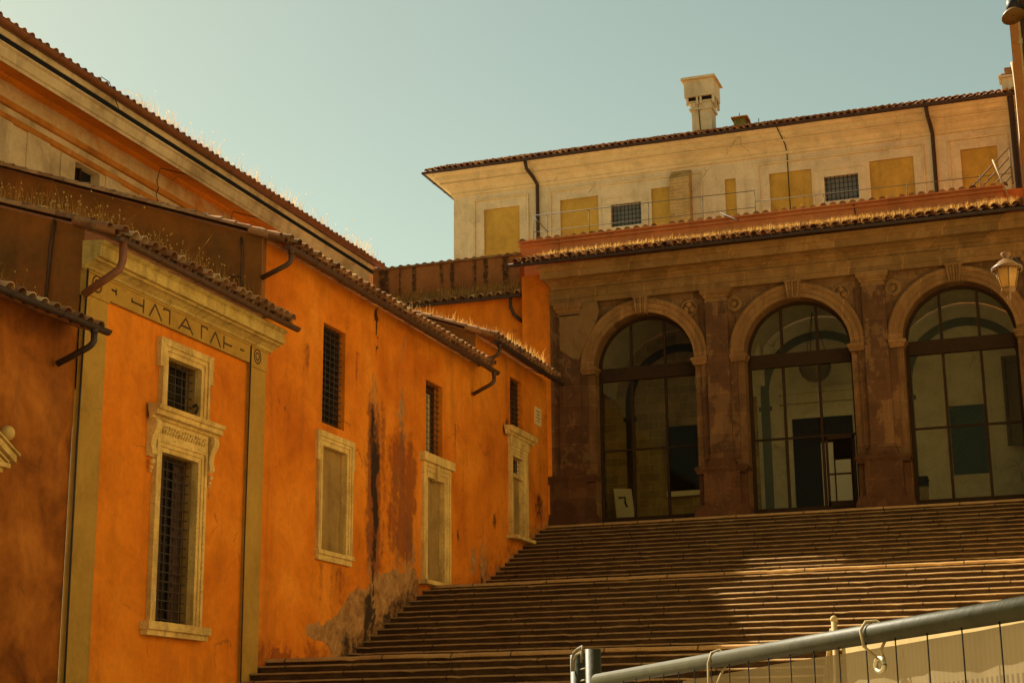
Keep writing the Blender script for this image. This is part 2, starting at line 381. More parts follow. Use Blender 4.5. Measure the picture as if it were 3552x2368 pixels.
def half_gutter(mb, a, b, r=.075, side=(1, 0, 0)):
    a = Vector(a); b = Vector(b); D = Vector(side); Z = Vector((0, 0, 1)); K = 8
    sec = [(math.cos(PI+PI*t/K), math.sin(PI+PI*t/K)) for t in range(K+1)]
    n = max(2, int((b-a).length/1.2)); rows = []
    for i in range(n+1):
        p = a+(b-a)*i/n+Z*random.uniform(-.008, .008)
        rows.append([p+D*(x*r)+Z*(y*r) for x, y in sec])
    mb.smooth = True; mb.loft(rows); mb.smooth = False
    inn = [[v+Z*.012 for v in rw] for rw in rows]; mb.loft(inn)
    for rw in (rows[0], rows[-1]): mb.add(rw, [tuple(range(len(rw)))])
    for e in (0, -1): mb.tube([rows[i][e] for i in range(n+1)], .011, 5)
    for i in range(1, n): mb.tube([v for v in [p+(p-(a+(b-a)*i/n))*.06 for p in rows[i]]], .010, 5)
def sweep(mb, prof, path, closed=False):
    """prof: (out, z) pairs; path: list of (x, y, nx, ny) with mitred outward offset"""
    mb.loft([[(x+nx*p, y+ny*p, z) for p, z in prof] for x, y, nx, ny in path])
    for k in (0, -1):
        x, y, nx, ny = path[k]; mb.add([(x+nx*p, y+ny*p, z) for p, z in prof], [tuple(range(len(prof)))])
def lin_cuts(a, b, step, extra=()):
    xs = sorted(set([round(a, 4), round(b, 4)]+[round(e, 4) for e in extra if a < e < b])); out = []
    for p, q in zip(xs[:-1], xs[1:]):
        n = max(1, int(math.ceil((q-p)/step))); out += [p+(q-p)*i/n for i in range(n)]
    return out+[xs[-1]]
def wallX(mb, y0, y1, z0, z1, holes=(), step=1.0, X=WX, keep=None):
    ys = lin_cuts(y0, y1, step, [h[i] for h in holes for i in (0, 1)]); zs = lin_cuts(z0, z1, step, [h[i] for h in holes for i in (2, 3)])
    mb.grid(ys, zs, lambda u, v: (X, u, v), holes, keep)
def revealX(mb, y0, y1, z0, z1, d, X=WX):
    a = [(X, y0, z0), (X, y1, z0), (X, y1, z1), (X, y0, z1)]; b = [(X-d, y, z) for _, y, z in a]
    for i in range(4): mb.quad(a[i], a[(i+1) % 4], b[(i+1) % 4], b[i])
def frameX(mb, y0, y1, z0, z1, w, X=WX, steps=((1, .075), (.62, .055), (.3, .035)), ears=0.0, earh=.7, bottom=False, wl=None):
    """moulded stone surround round an opening (y0..y1, z0..z1): nested fillets, outermost highest"""
    wo = w; prev = 0
    edges = [-.005]+[s*w for s, _ in reversed(steps)]; hs = [h for _, h in reversed(steps)]
    for (a, b), h in zip(zip(edges[:-1], edges[1:]), hs):
        zb = z0-(b if bottom else 0)
        mb.box(X-.10, X+h, y0-b, y0-a, zb, z1+b); mb.box(X-.10, X+h, y1+a, y1+b, zb, z1+b)
        mb.box(X-.10, X+h, y0-a, y1+a, z1+a, z1+b)
        if bottom: mb.box(X-.10, X+h, y0-a, y1+a, z0-b, z0-a)
    if ears:
        h = steps[0][1]
        for s, ye in ((-1, y0-w), (1, y1+w)):
            a, b = (ye-ears, ye) if s < 0 else (ye, ye+ears)
            mb.box(X-.05, X+h-.003, a, b, z1+w-earh, z1+w)
        mb.box(X-.05, X+h+.004, y0-w-ears, y1+w+ears, z1+w, z1+w+.05)
def grille(mb, y0, y1, z0, z1, X, nv, nh, r=.011):
    for i in range(nv):
        y = y0+(y1-y0)*(i+.5)/nv; mb.tube([(X, y, z0), (X, y, z1)], r, 5)
    for j in range(nh):
        z = z0+(z1-z0)*(j+.5)/nh; y = y0; pts = [(X+.012, y0, z+random.uniform(-.006, .006))]
        for i in range(nv): pts.append((X+.012+(.010 if (i+j) % 2 else -.004), y0+(y1-y0)*(i+.5)/nv, z+random.uniform(-.004, .004)))
        pts.append((X+.012, y1, z)); mb.tube(pts, r*.95, 5)
def window(par, wall_holes, y0, y1, z0, z1, nv, nh, depth, wm, shutters=False, curtain_at=None, pane=dark_pane):
    """a barred opening: returns the window part with its grille, pane and reveal"""
    rv = M(); revealX(rv, y0, y1, z0, z1, depth+.17); w = build(rv, 'window', wm, par)
    po_ = .14 if shutters or curtain_at else .045
    p = M(); p.box(WX-depth-po_-.02, WX-depth-po_, y0, y1, z0, z1); build(p, 'pane', pane, w)
    g = M(); grille(g, y0, y1, z0, z1, WX-depth, nv, nh); build(g, 'grille', iron_l, w)
    if shutters:
        s = M(); hw = (y1-y0)/2
        for k, (a, b) in enumerate(((y0+.03, y0+hw-.06), (y0+hw+.28, y1-.02))):
            s.box(WX-depth-.13, WX-depth-.09, a, b, z0+.02, z1-.02)
            for q in range(14):
                zz = z0+.1+(z1-z0-.2)*q/14; s.box(WX-depth-.095, WX-depth-.075, a+.05, b-.05, zz, zz+.1)
        build(s, 'shutter', shutter, w)
    if curtain_at:
        c = M(); a, b = curtain_at; n = 9
        c.loft([[(WX-depth-.11+.015*math.sin(i*2.1), a+(b-a)*i/n, z) for i in range(n+1)] for z in (z0, z1-.25)]); build(c, 'curtain', curtain, w)
    return w
def spout(par, X, y, z, dy=0.0, mat=gutter_m, r=.055, back=.62, drop=.26, fall=.30):
    m = M(); m.tube([(X, y, z), (X, y, z-drop*.8), (X-.03, y+dy*.1, z-drop), (X-.09, y+dy*.2, z-drop-.05), (X-back, y+dy, z-drop-fall)], r, 9)
    m.lathe((X, y, z-.03), [(r*1.25, -.03), (r*1.25, .03)], 9)
    return build(m, 'downspout', mat, par)
def weeds(mb, pts, h0, h1, w=.013, lean=.35, heads=.4):
    for (x, y, z) in pts:
        h = random.uniform(h0, h1)*random.choice((.6, .8, 1, 1, 1.15)); a = random.uniform(0, 2*PI); l = abs(random.gauss(0, lean))*h
        dx, dy = math.cos(a), math.sin(a); px, py = -dy*w/2, dx*w/2; mb.tint = min(1, max(0, random.gauss(.55, .25)))
        m1 = (x+dx*l*.3, y+dy*l*.3, z+h*.55); t = (x+dx*l, y+dy*l, z+h)
        mb.add([(x-px, y-py, z-.05), (x+px, y+py, z-.05), (m1[0]+px*.7, m1[1]+py*.7, m1[2]), (m1[0]-px*.7, m1[1]-py*.7, m1[2]), t], [(0, 1, 2, 3), (3, 2, 4)])
        if random.random() < heads:
            q = w*1.0; mb.tint = min(1, mb.tint+.2)
            mb.add([(t[0]-q, t[1], t[2]-.02), (t[0]+q, t[1]+q, t[2]-.012), (t[0]+.5*q, t[1], t[2]+.02), (t[0]-q, t[1]-q, t[2]+.012)], [(0, 1, 2, 3)])
def scatter_line(n, f, clump=.5):
    """n points along f(t); clustered in random clumps"""
    cs = [(random.random(), random.uniform(.008, .05)) for _ in range(max(3, n//40))]; out = []
    while len(out) < n:
        if random.random() < clump: c = random.choice(cs); t = random.gauss(*c)
        else: t = random.random()
        if 0 <= t <= 1: out.append(f(t))
    return out

# ------------------------------------------------------------------ GROUND AND STAIRS
g = M(); g.grid(lin_cuts(-220, 220, 40), lin_cuts(-200, 260, 40), lambda u, v: (u, v, GZ)); struct(g, 'ground', ground_m)

RISE, TREAD = .161, .382
def flight(front_y, top_z, n):
    """nosing positions from the top edge down: list of (y, z)"""
    return [(front_y-TREAD*i, top_z-RISE*i) for i in range(n)]
noses = [(47.33, 6.72)]+[(46.80-TREAD*i, 6.53-RISE*i) for i in range(15)]      # top landing, upper flight
noses = noses[:16]
ymid = 38.29; zmid = 4.10
noses = [p for p in noses if p[1] > zmid+.05]
noses += [(ymid-.0, zmid)]+[(37.76-TREAD*i, 3.94-RISE*i) for i in range(12)]
noses += [(29.72, 1.868)]+[(29.33-TREAD*i, 1.707-RISE*i) for i in range(21)]
st = M(); X0, X1 = -15.995, .35; xs = np.arange(X0, X1+.01, .16); prevz = None
for k, (y, z) in enumerate(noses):
    big = k == 0 or abs(z-zmid) < .001 or abs(z-1.868) < .001
    zl = noses[k+1][1] if k+1 < len(noses) else GZ
    yback = noses[k-1][0]+.05 if k else 56.0
    rn = .046 if not big else .055
    th = .040 if not big else .080
    jit = []; left = 0
    for _ in xs:
        if left <= 0: left = random.randint(6, 13); ob = (random.gauss(0, .006), random.gauss(0, .004))
        left -= 1; c_ = random.random() < .05
        jit.append((ob[0]+random.gauss(0, .0015)+(.018 if c_ else 0), ob[1]+random.gauss(0, .0015)-(.014 if c_ else 0)))
    sec = []
    dp = .115 if not big else .10
    nos = [(.045, z-th, .3), (.004, z-th, 1), (.0, z-th+.004, 1), (.0, z-th*.86, 1)]+[(dp*(1-math.cos(t)), z-th*.86+th*.86*math.sin(t), 1) for t in np.linspace(.18, PI/2, 8)]
    nos[-1] = (dp, z, .0)
    pr = [(.055, zl-.03, 0), (.045, z-th, .3)]
    def rows(q): return [[(x, y+a_+jx*w_, b_+jz*w_) for a_, b_, w_ in q] for x, (jx, jz) in zip(xs, jit)]
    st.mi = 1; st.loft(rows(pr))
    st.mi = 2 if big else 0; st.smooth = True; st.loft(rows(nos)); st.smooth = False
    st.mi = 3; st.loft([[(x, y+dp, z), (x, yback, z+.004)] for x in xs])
steps = struct(st, 'staircase', [nosing, riser, landing_m, tread_m])

# ------------------------------------------------------------------ LEFT HOUSES
SL = .355
def slope_vec(sl=SL): return Vector((-1, 0, sl)).normalized()
def eave_roof(par, y0, y1, zwall, over, width, sl=SL, rows=None):
    """shed roof falling towards +X; zwall = roof plane height at the wall plane"""
    m = M(); p0 = (WX+over, y0, zwall-over*sl+.02); L = y1-y0
    tiles(m, p0, (0, 1, 0), slope_vec(sl), L, width, rows=rows)
    return build(m, 'roof', tile, par)
def verge(m, y, zwall, over, width, sl=SL):      # row of tiles along the raking edge
    n = int(width/.36)
    for i in range(n):
        s = -over+i*.36; m.tint = random.gauss(.6, .2); K = 5; rw = []
        for d, r in ((s-.03, .105), (s+.38, .09)):
            rw.append([(WX-d, y+r*math.cos(PI*t/K)+random.uniform(-.004, .004), zwall+d*sl+.03+r*math.sin(PI*t/K)) for t in range(K+1)])
        m.smooth = True; m.loft(rw); m.smooth = False
def end_wall(m, y, zbot, zwall, width, sl=SL):
    n = 24; rows = []
    xs_ = [WX-.02-width*i/n for i in range(n+1)]
    for a, b in zip(xs_[:-1], xs_[1:]):
        za, zb = zwall+(WX-a)*sl-.01, zwall+(WX-b)*sl-.01
        for k in range(6):
            f0, f1 = k/6, (k+1)/6
            m.quad((a, y, zbot+(za-zbot)*f0), (b, y, zbot+(zb-zbot)*f0), (b, y, zbot+(zb-zbot)*f1), (a, y, zbot+(za-zbot)*f1))

# ---- house A, lowest, at the picture's left edge
hA = thing('low_house', 'weathered brown-orange house with a pediment doorway and short tiled eave at the left edge', 'house', (WX, 18, GZ))
m = M(); wallX(m, 12, 22.82, GZ, 7.05, X=WX-.03); build(m, 'wall', brown_or, hA)
eave_roof(hA, 12, 22.62, 7.10, .62, 6.4)
m = M(); half_gutter(m, (WX+.66, 12, 6.90), (WX+.66, 22.7, 6.90)); build(m, 'gutter', gutter_d, hA)
spout(hA, WX+.66, 22.3, 6.85, -.1, gutter_d)
dm = M(); revealX(dm, 18.1, 20.0, GZ, 3.6, .4); dw = build(dm, 'doorway', trav, hA)
m = M(); PX = WX+.02
def pfn(u, v, w): return (w, u, v)
PC = 19.05
m.prism([(PC-1.8, 4.42), (PC+1.8, 4.42), (PC, 5.30)], pfn, WX-.05, PX+.12)          # tympanum
for sgn in (-1, 1):                                                               # raking cornice
    for (e, z0, z1, d) in ((1.97, 4.53, 4.56, .30), (1.93, 4.42, 4.535, .26), (1.84, 4.405, 4.445, .20), (1.78, 4.36, 4.41, .17)):
        m.prism([(PC+sgn*e, z0), (PC+sgn*e, z1), (PC, z1+e*.5), (PC, z0+e*.5)], pfn, WX-.05, PX+d)
m.box(WX-.05, PX+.22, PC-1.84, PC+1.84, 4.33, 4.40); m.box(WX-.05, PX+.14, PC-1.76, PC+1.76, 4.26, 4.33); m.box(WX-.05, PX+.11, PC-1.70, PC+1.70, 4.05, 4.26)
build(m, 'pediment', trav, dw)
m = M(); m.box(WX-.05, PX+.10, 17.6, 18.1, GZ, 4.04); m.box(WX-.05, PX+.10, 20.0, 20.5, GZ, 4.04); m.box(WX-.05, PX+.10, 18.1, 20.0, 3.6, 4.04); build(m, 'door_frame', trav, dw)
m = M(); m.box(WX-.02, WX+.02, 18.1, 20.0, GZ, 3.6); build(m, 'door', shutter, dw)
m = M(); m.blob((WX+.10, 20.94, 4.90), .12, 20, 12); build(m, 'stone_ball', trav, dw)

# ---- house B with the inscribed frieze
hB = thing('pilaster_house', 'orange house with ochre corner pilasters and an inscribed frieze under its cornice', 'house', (WX, 26, GZ))
LW = (25.50, 26.80, 2.31, 5.38); SW = (25.60, 26.80, 6.20, 7.18)
m = M(); wallX(m, 22.85, 29.30, GZ, 8.6, (LW, SW), .5); build(m, 'wall', orange_b, hB)
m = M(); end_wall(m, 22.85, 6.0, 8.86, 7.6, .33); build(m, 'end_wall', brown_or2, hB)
for (a, b) in ((22.85, 23.52), (28.62, 29.29)):
    m = M(); m.box(WX-.05, WX+.07, a, b, GZ, 7.70); m.box(WX-.05, WX+.095, a-.01, b+.02, 7.66, 7.71); build(m, 'pilaster', ochre, hB)
m = M(); m.box(WX-.05, WX+.08, 22.84, 29.31, 7.712, 8.10); m.box(WX-.05, WX+.10, 22.83, 29.33, 8.06, 8.10)
fr = build(m, 'frieze', ochre, hB)
# inscription: rings, dashes and letter strokes of the frieze
ins = M(); FX = WX+.082
def stroke(p, q, w=.038):
    (a, b), (c, d) = p, q; L = math.hypot(c-a, d-b); nx, nz = -(d-b)/L*w/2, (c-a)/L*w/2
    ins.prism([(a-nx, b-nz), (c-nx, d-nz), (c+nx, d+nz), (a+nx, b+nz)], pfn, FX-.01, FX+.004)
T, B_, Mz = 8.02, 7.76, 7.88
GLYPHS = [('dash_mark', [((23.61, 7.93), (23.73, 7.92)), ((23.73, 7.97), (23.73, 7.86)), ((23.61, 7.95), (23.61, 7.91))]),
    ('letter', [((24.24, 7.94), (24.24, 7.865)), ((24.225, 7.88), (24.62, 7.88)), ((24.62, T), (24.62, B_))]),
    ('letter', [((24.82, B_), (25.00, T)), ((25.00, T), (25.24, B_))]), ('letter', [((25.30, T), (25.525, T)), ((25.51, T), (25.51, B_)), ((25.30, T), (25.30, T-.04))]),
    ('letter', [((25.83, B_), (26.08, T)), ((26.08, T), (26.35, B_)), ((25.93, 7.85), (26.24, 7.85))]), ('letter', [((26.66, T), (26.66, B_)), ((26.645, T), (26.88, T)), ((26.88, T), (26.88, T-.04))]),
    ('letter', [((27.00, B_), (27.18, T)), ((27.18, T), (27.40, B_))]), ('letter', [((27.52, T), (27.52, B_)), ((27.52, Mz), (27.85, Mz))]), ('dash_mark', [((28.18, 7.90), (28.33, 7.90))])]
for nm, segs in GLYPHS:
    ins = M()
    for p, q in segs: stroke(p, q)
    build(ins, nm, groove, fr)
for c in (23.15, 28.90):
    ins = M()
    for r, w in ((.145, .03), (.075, .03)):
        n = 20; pts = [(c+r*.95*math.cos(2*PI*i/n), 7.91+r*math.sin(2*PI*i/n)) for i in range(n)]
        for i in range(n): stroke(pts[i], pts[(i+1) % n], w)
    build(ins, 'ring_mark', groove, fr)
m = M(); sweep(m, [(.06, 8.08), (.13, 8.10), (.16, 8.14), (.26, 8.20), (.34, 8.22), (.34, 8.25), (.42, 8.26), (.42, 8.46), (.46, 8.48), (.50, 8.53), (.05, 8.57)],
               [(WX, 22.70, 1, 0), (WX, 29.42, 1, 0)]); build(m, 'cornice', trav_stain, hB)
m = M(); m.tube([(-16.62, 22.80, 9.05), (-16.66, 22.79, 8.6), (-16.72, 22.80, 7.3)], .03, 6); build(m, 'conduit', gutter_m, hB)
eave_roof(hB, 22.80, 29.40, 8.90, .66, 7.0, .33)
m = M(); verge(m, 22.80, 8.90, .5, 7.6, .33); build(m, 'verge_tiles', tile, hB)
m = M(); half_gutter(m, (WX+.70, 22.75, 8.58), (WX+.70, 29.45, 8.56)); build(m, 'gutter', gutter_m, hB)
m = M(); m.tube([(WX+.70, 22.95, 8.6), (WX+.70, 22.95, 8.2), (WX+.66, 22.93, 8.05), (WX+.10, 22.72, 7.60)], .07, 9); build(m, 'downspout', gutter_r, hB)
m = M(); m.tube([(WX+.10, 22.83, 8.2), (WX+.095, 22.80, 5), (WX+.10, 22.83, GZ)], .018, 5); build(m, 'cable', iron, hB)
m = M(); m.tube([(WX+.098, 28.60, 8.1), (WX+.09, 28.58, 4), (WX+.095, 28.6, GZ)], .014, 5); build(m, 'cable', iron, hB)
# big lower window
w = window(hB, None, *LW, 6, 18, .17, blind, True)
m = M(); frameX(m, *LW, .24, steps=((1, .10), (.66, .075), (.34, .05)))
m.box(WX-.05, WX+.20, 25.08, 27.22, 2.16, 2.30); m.box(WX-.05, WX+.15, 25.12, 27.18, 2.06, 2.16); m.box(WX-.12, WX+.14, 25.5, 26.8, 2.29, 2.315)
m.box(WX-.05, WX+.10, 25.27, 27.03, 5.62, 5.95)
build(m, 'frame', trav, w)
m = M(); sweep(m, [(.08, 5.90), (.14, 5.92), (.16, 5.96), (.24, 5.98), (.24, 6.06), (.28, 6.08), (.31, 6.15), (.02, 6.19)], [(WX, 24.98, 1, 0), (WX, 27.34, 1, 0)]); build(m, 'hood_cornice', trav, w)
for yc in (25.13, 27.17):
    m = M(); pr = []
    for i in range(15): a = PI*.5+PI*1.25*i/14; pr.append((.13-.0+.085*math.cos(-a+PI), 5.80+.105*math.sin(a)))
    prof = [(0, 5.93), (.10, 5.93), (.185, 5.90), (.215, 5.82), (.20, 5.73), (.15, 5.64), (.11, 5.52), (.10, 5.42), (.13, 5.34), (.13, 5.27), (.07, 5.22), (0, 5.24)]
    m.prism([(p, z) for p, z in prof], lambda u, v, ww: (WX+u, ww, v), yc-.085, yc+.085)
    for s in (-1, 1):
        n = 16; m.tube([(WX+.12+(.055-.0028*i)*math.cos(i*.75), yc+s*.088, 5.82+(.055-.0028*i)*math.sin(i*.75)) for i in range(n)], .011, 5)
    m.blob((WX+.09, yc, 5.13), .055, 8, 6); m.blob((WX+.07, yc, 5.03), .04, 8, 6); m.blob((WX+.06, yc, 4.96), .028, 8, 6)
    build(m, 'scroll_bracket', trav, w)
m = M()                                                                              # carved relief band over the lintel
for i in range(17):
    y = 25.42+i*.092; m.blob((WX+.105, y, 5.76+.025*math.sin(i*2.4)), .038, 7, 5, .2); m.tube([(WX+.11, y-.04, 5.69), (WX+.125, y+.02, 5.76), (WX+.11, y+.05, 5.83)], .016, 5)
build(m, 'carved_relief', trav, w)
# upper window
w = window(hB, None, *SW, 5, 6, .17, blind, False, (25.86, 26.12))
m = M(); frameX(m, *SW, .25, steps=((1, .10), (.7, .07), (.36, .045)), ears=.10, earh=.5); build(m, 'frame', trav, w)
m = M(); m.tube([(WX-.06, 26.79, 6.36), (WX-.02, 26.74, 6.32), (WX+.02, 26.74, 6.42), (WX-.03, 26.76, 6.50), (WX-.08, 26.72, 6.45)], .022, 6); build(m, 'hook', iron, w)

# ---- house C, the long orange wall
hC = thing('orange_house', 'long orange house in the middle of the left row, streaked black between its barred windows', 'house', (WX, 35, GZ))
W1 = (32.05, 33.19, 7.13, 9.42); W2 = (37.98, 39.10, 7.03, 9.35); P1 = (32.07, 33.30, 4.30, 6.62); P2 = (38.04, 39.16, 4.18, 6.82)
def stairs_z(y):
    y = np.asarray(y); return np.interp(y, [21.8, 29.72, 29.73, 33.2, 38.29, 38.3, 41.6, 47.3, 47.4], [-1.5, 1.87, 1.87, 1.87, 4.1, 4.1, 4.1, 6.6, 6.72])
def stainC(v):
    y, z = v[:, 1], v[:, 2]; n1 = fbm(y*1.6, z*.5); n2 = fbm(y*3+9, z*3); n3 = fbm(y*6+40, z*2.2+7)
    yy = y+(n2-.5)*.45
    # black run
    wz = np.interp(z, [3.4, 4.3, 5.2, 5.5, 6.0, 6.4, 7.2, 7.9, 8.2, 8.9], [.02, .10, .20, .16, .10, .16, .26, .20, .10, .02])
    dark = 1-sstep(.35, 1.45, np.abs(yy-34.86)/(wz*1.7)); dark *= np.clip(fbm(y*4+3, z*.8+5)*2.1-.42, 0, 1.0)*(.55+.8*n3)
    w2 = np.interp(z, [4.4, 5.5, 7.3, 8.4, 8.9], [.03, .05, .07, .05, .01]); d2 = (1-sstep(.5, 1.3, np.abs(yy-36.45)/w2))*.75*(.5+n3)
    # bare plaster round the runs
    wg = np.interp(z, [3.6, 4.3, 5.0, 6.2, 7.4, 8.3, 8.95], [.2, .5, .55, .42, .46, .36, .05])
    gray = (1-sstep(.45, 1.25, np.abs(yy-34.85)/wg))*.95*fbm(y*5, z*.7+2)
    wg2 = np.interp(z, [4, 5, 6.2, 7.4, 8.4, 8.9], [1.2, 1.1, .75, .35, .22, .04]); gray = np.maximum(gray, (1-sstep(.4, 1.3, np.abs(yy-36.45)/wg2))*.95*fbm(y*4+6, z*.6+9))
    # peeled base along the stairs
    top = np.interp(y, [31.4, 31.55, 32.3, 33.05, 33.5, 34.05, 34.9, 35.2, 37.4, 37.6], [2.0, 2.66, 2.74, 3.02, 3.38, 3.62, 3.9, 4.15, 4.3, 4.1])+(n2-.5)*.28+(n3-.5)*.14
    bot = np.interp(y, [31.4, 31.7, 32.3, 32.6, 32.95, 33.0], [2.5, 2.38, 2.36, 2.2, 1.9, 0])
    base = sstep(.06, -.03, z-top)*sstep(-.03, .05, z-bot)*sstep(31.42, 31.55, y)*sstep(37.75, 37.5, y)
    gray = np.maximum(gray, base*.95)
    # darker lower parts of the peeled base, darkest near the stairs
    m1 = sstep(.55, .2, np.abs(yy-33.45)/.75)*sstep(3.1, 2.5, z); m2 = sstep(1.1, .4, np.abs(yy-34.55)/.35)*sstep(3.9, 3.4, z); m3 = sstep(1.2, .4, np.abs(yy-36.4)/.8)*sstep(3.95, 3.5, z)*.8
    m4 = sstep(.75, .15, z-stairs_z(y))*sstep(33.0, 33.3, y)*sstep(37.7, 37.2, y)*.8
    dark = np.maximum(dark, np.maximum(np.maximum(m1*.62, m2*.75), np.maximum(m3*.7, m4*.7))*(.45+1.0*n3))
    # reddish rectangles of older paint, and the band left of the second doorway
    red = sstep(.22, -.14, np.abs(yy-37.0)-.36+(n3-.5)*.3)*sstep(5.5, 5.85, z)*sstep(7.5, 6.9, z)*.75*(.55+.8*n3)
    red = np.maximum(red, sstep(1.2, .5, np.abs(yy-36.0)/1.5)*sstep(3.9, 4.6, z)*sstep(8.2, 7.0, z)*.45*(n1+.3))
    red = np.maximum(red, (1-sstep(.6, 1.1, np.abs(y-30.4)/.55))*sstep(2.15, 2.05, z+(n3-.5)*.3)*.8)
    red = np.maximum(red, sstep(.9, .2, z-stairs_z(y))*.42*n1*2)  # redder towards the foot of the wall along the stairs
    halo = (1-sstep(.5, 1.3, np.abs(yy-34.95)/.62))*sstep(3.5, 4.5, z)*sstep(9.0, 7.6, z)*fbm(y*3.2+8, z*.35)*1.25
    halo = np.maximum(halo, (1-sstep(.6, 1.2, np.abs(yy-36.5)/.95))*sstep(4, 5, z)*sstep(8.7, 6.9, z)*fbm(y*4+2, z*.4+3)*1.3)
    red = np.maximum(red, halo)
    for (a, b, zt_) in ((32.0, 33.4, 4.1), (37.9, 39.3, 4.2), (31.0, 31.5, 8.8), (33.5, 34.2, 9.2), (39.6, 40.6, 8.6), (29.5, 30.2, 7.4)):
        f_ = sstep(a-.1, a+.1, y)*sstep(b+.1, b-.1, y)*sstep(zt_+.05, zt_-.1, z)*sstep(zt_-2.2, zt_-.2, z)
        red = np.maximum(red, f_*np.clip(fbm(y*6+11, z*.35+a)*1.5-.35, 0, 1)*.8)
    # scrapes
    for (a, b, s) in ((30.3, 7.9, .05), (30.15, 5.9, .06), (30.0, 5.82, .05), (30.5, 7.3, .03), (30.3, 7.1, .03), (40.2, 5.6, .1), (40.5, 6.9, .08)):
        dark = np.maximum(dark, (1-sstep(.5, 1.2, np.hypot((y-a)/s, (z-b)/(s*2.2))))*.55*(.5+n3))
    gray = np.maximum(gray, (1-sstep(.6, 1.1, np.hypot((yy-41.3)/.35, (z-5.0)/.5)))*.6)
    return np.clip(np.stack([dark, gray, red], 1), 0, 1)
m = M(); wallX(m, 29.30, 41.56, GZ, 10.5, (W1, W2, P1, P2), .085); build(m, 'wall', orange, hC, vattr=stainC)
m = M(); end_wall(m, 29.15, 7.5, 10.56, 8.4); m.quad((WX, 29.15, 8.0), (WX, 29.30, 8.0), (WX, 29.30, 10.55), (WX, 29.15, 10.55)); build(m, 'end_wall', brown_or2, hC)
m = M(); m.tube([(-16.5, 29.10, 10.6), (-16.45, 29.08, 10.2), (-16.48, 29.09, 9.1)], .028, 6); m.tube([(-16.48, 29.09, 9.74), (-17.5, 29.10, 9.80)], .016, 5); build(m, 'conduit', gutter_m, hC)
eave_roof(hC, 29.02, 41.50, 10.60, .60, 8.4)
m = M(); verge(m, 29.05, 10.60, .45, 8.4); build(m, 'verge_tiles', tile, hC)
m = M(); half_gutter(m, (WX+.66, 28.98, 10.24), (WX+.66, 41.50, 10.22), .085); build(m, 'gutter', gutter_m, hC)
spout(hC, WX+.66, 29.15, 10.18, -.12); spout(hC, WX+.66, 41.25, 10.15, -.05)
w = window(hC, None, *W1, 5, 16, .11, orange); w = window(hC, None, *W2, 5, 15, .11, orange, False, (38.1, 38.75)); 
def blindwin(par, P, w_, ears, sill, kind):
    rv = M(); revealX(rv, *P, .12); o = build(rv, 'blind_window', trav, par)
    p = M(); p.grid(lin_cuts(P[0], P[1], .3), lin_cuts(P[2], P[3], .3), lambda u, v: (WX-.115, u, v)); build(p, 'blocking_panel', blind, o)
    f = M(); frameX(f, *P, w_, steps=((1, .085), (.72, .06), (.4, .04)), ears=ears, earh=.62)
    if sill: f.box(WX-.05, WX+.12, P[0]-w_-.02, P[1]+w_+.04, P[2]-.09, P[2]); f.box(WX-.05, WX+.08, P[0]-w_, P[1]+w_, P[2]-.22, P[2]-.09)
    if kind == 2:
        f.box(WX-.05, WX+.16, P[0]-w_-.10, P[1]+w_+.10, P[3]+w_, P[3]+w_+.22); f.box(WX-.05, WX+.12, (P[0]+P[1])/2-.09, (P[0]+P[1])/2+.09, P[3]-.05, P[3]+w_)
        f.box(WX-.05, WX+.22, P[0]-w_-.1, P[1]+w_+.3, P[2]-.10, P[2])
    build(f, 'frame', trav, o); return o
blindwin(hC, P1, .25, .07, True, 1); blindwin(hC, P2, .36, 0, False, 2)

# ---- house D, last before the portico
hD = thing('end_house', 'small orange house with a plaque and grassy eave in the corner beside the portico', 'house', (WX, 44.5, GZ))
W3 = (44.36, 45.42, 9.30, 10.78); P3 = (44.45, 45.40, 6.05, 8.42)
def stainD(v):
    y, z = v[:, 1], v[:, 2]; n2 = fbm(y*3+9, z*3); n3 = fbm(y*6+4, z*2+7); h = z-stairs_z(y)
    gray = (1-sstep(.5, 1.2, np.hypot((y-42.1)/.5, (z-5.0)/.75)))*.75*(n2+.35); gray = np.maximum(gray, sstep(.55, .1, h)*.7*(n2+.3))
    dark = (1-sstep(.5, 1.2, np.hypot((y-42.0)/.14, (z-4.45)/.28)))*.8; dark = np.maximum(dark, (1-sstep(.5, 1.2, np.hypot((y-43.0)/.22, (z-6.3)/.3)))*.6*(n3+.4))
    dark = np.maximum(dark, (1-sstep(.5, 1.3, np.hypot((y-46.9)/.5, (z-7.2)/.5)))*.62*(n3+.4)); dark = np.maximum(dark, (1-sstep(.4, 1.3, np.hypot((y-44.1)/.2, (z-9.25)/.35)))*.6)
    red = sstep(1.3, .3, h)*.5*(n2+.4); red = np.maximum(red, sstep(45.8, 47.5, y)*.35*(n2+.3))  # redder towards the stairs and towards the portico end
    return np.clip(np.stack([dark, gray, red], 1), 0, 1)
m = M(); wallX(m, 41.58, 47.80, GZ, 11.35, (W3, P3), .09, X=WX-.01); build(m, 'wall', orange, hD, vattr=stainD)
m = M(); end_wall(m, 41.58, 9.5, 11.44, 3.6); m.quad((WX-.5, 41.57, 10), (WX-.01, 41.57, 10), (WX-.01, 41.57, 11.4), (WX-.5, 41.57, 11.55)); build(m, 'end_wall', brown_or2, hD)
eave_roof(hD, 41.45, 47.25, 11.48, .60, 3.2)
m = M(); verge(m, 41.5, 11.48, .45, 3.2); build(m, 'verge_tiles', tile, hD)
m = M(); half_gutter(m, (WX+.66, 41.4, 11.12), (WX+.66, 47.3, 11.10), .085); build(m, 'gutter', gutter_d, hD)
spout(hD, WX+.66, 41.7, 11.06, -.1)
w = window(hD, None, *W3, 4, 10, .11, orange)
rv = M(); revealX(rv, *P3, .14); o = build(rv, 'doorway', trav, hD)
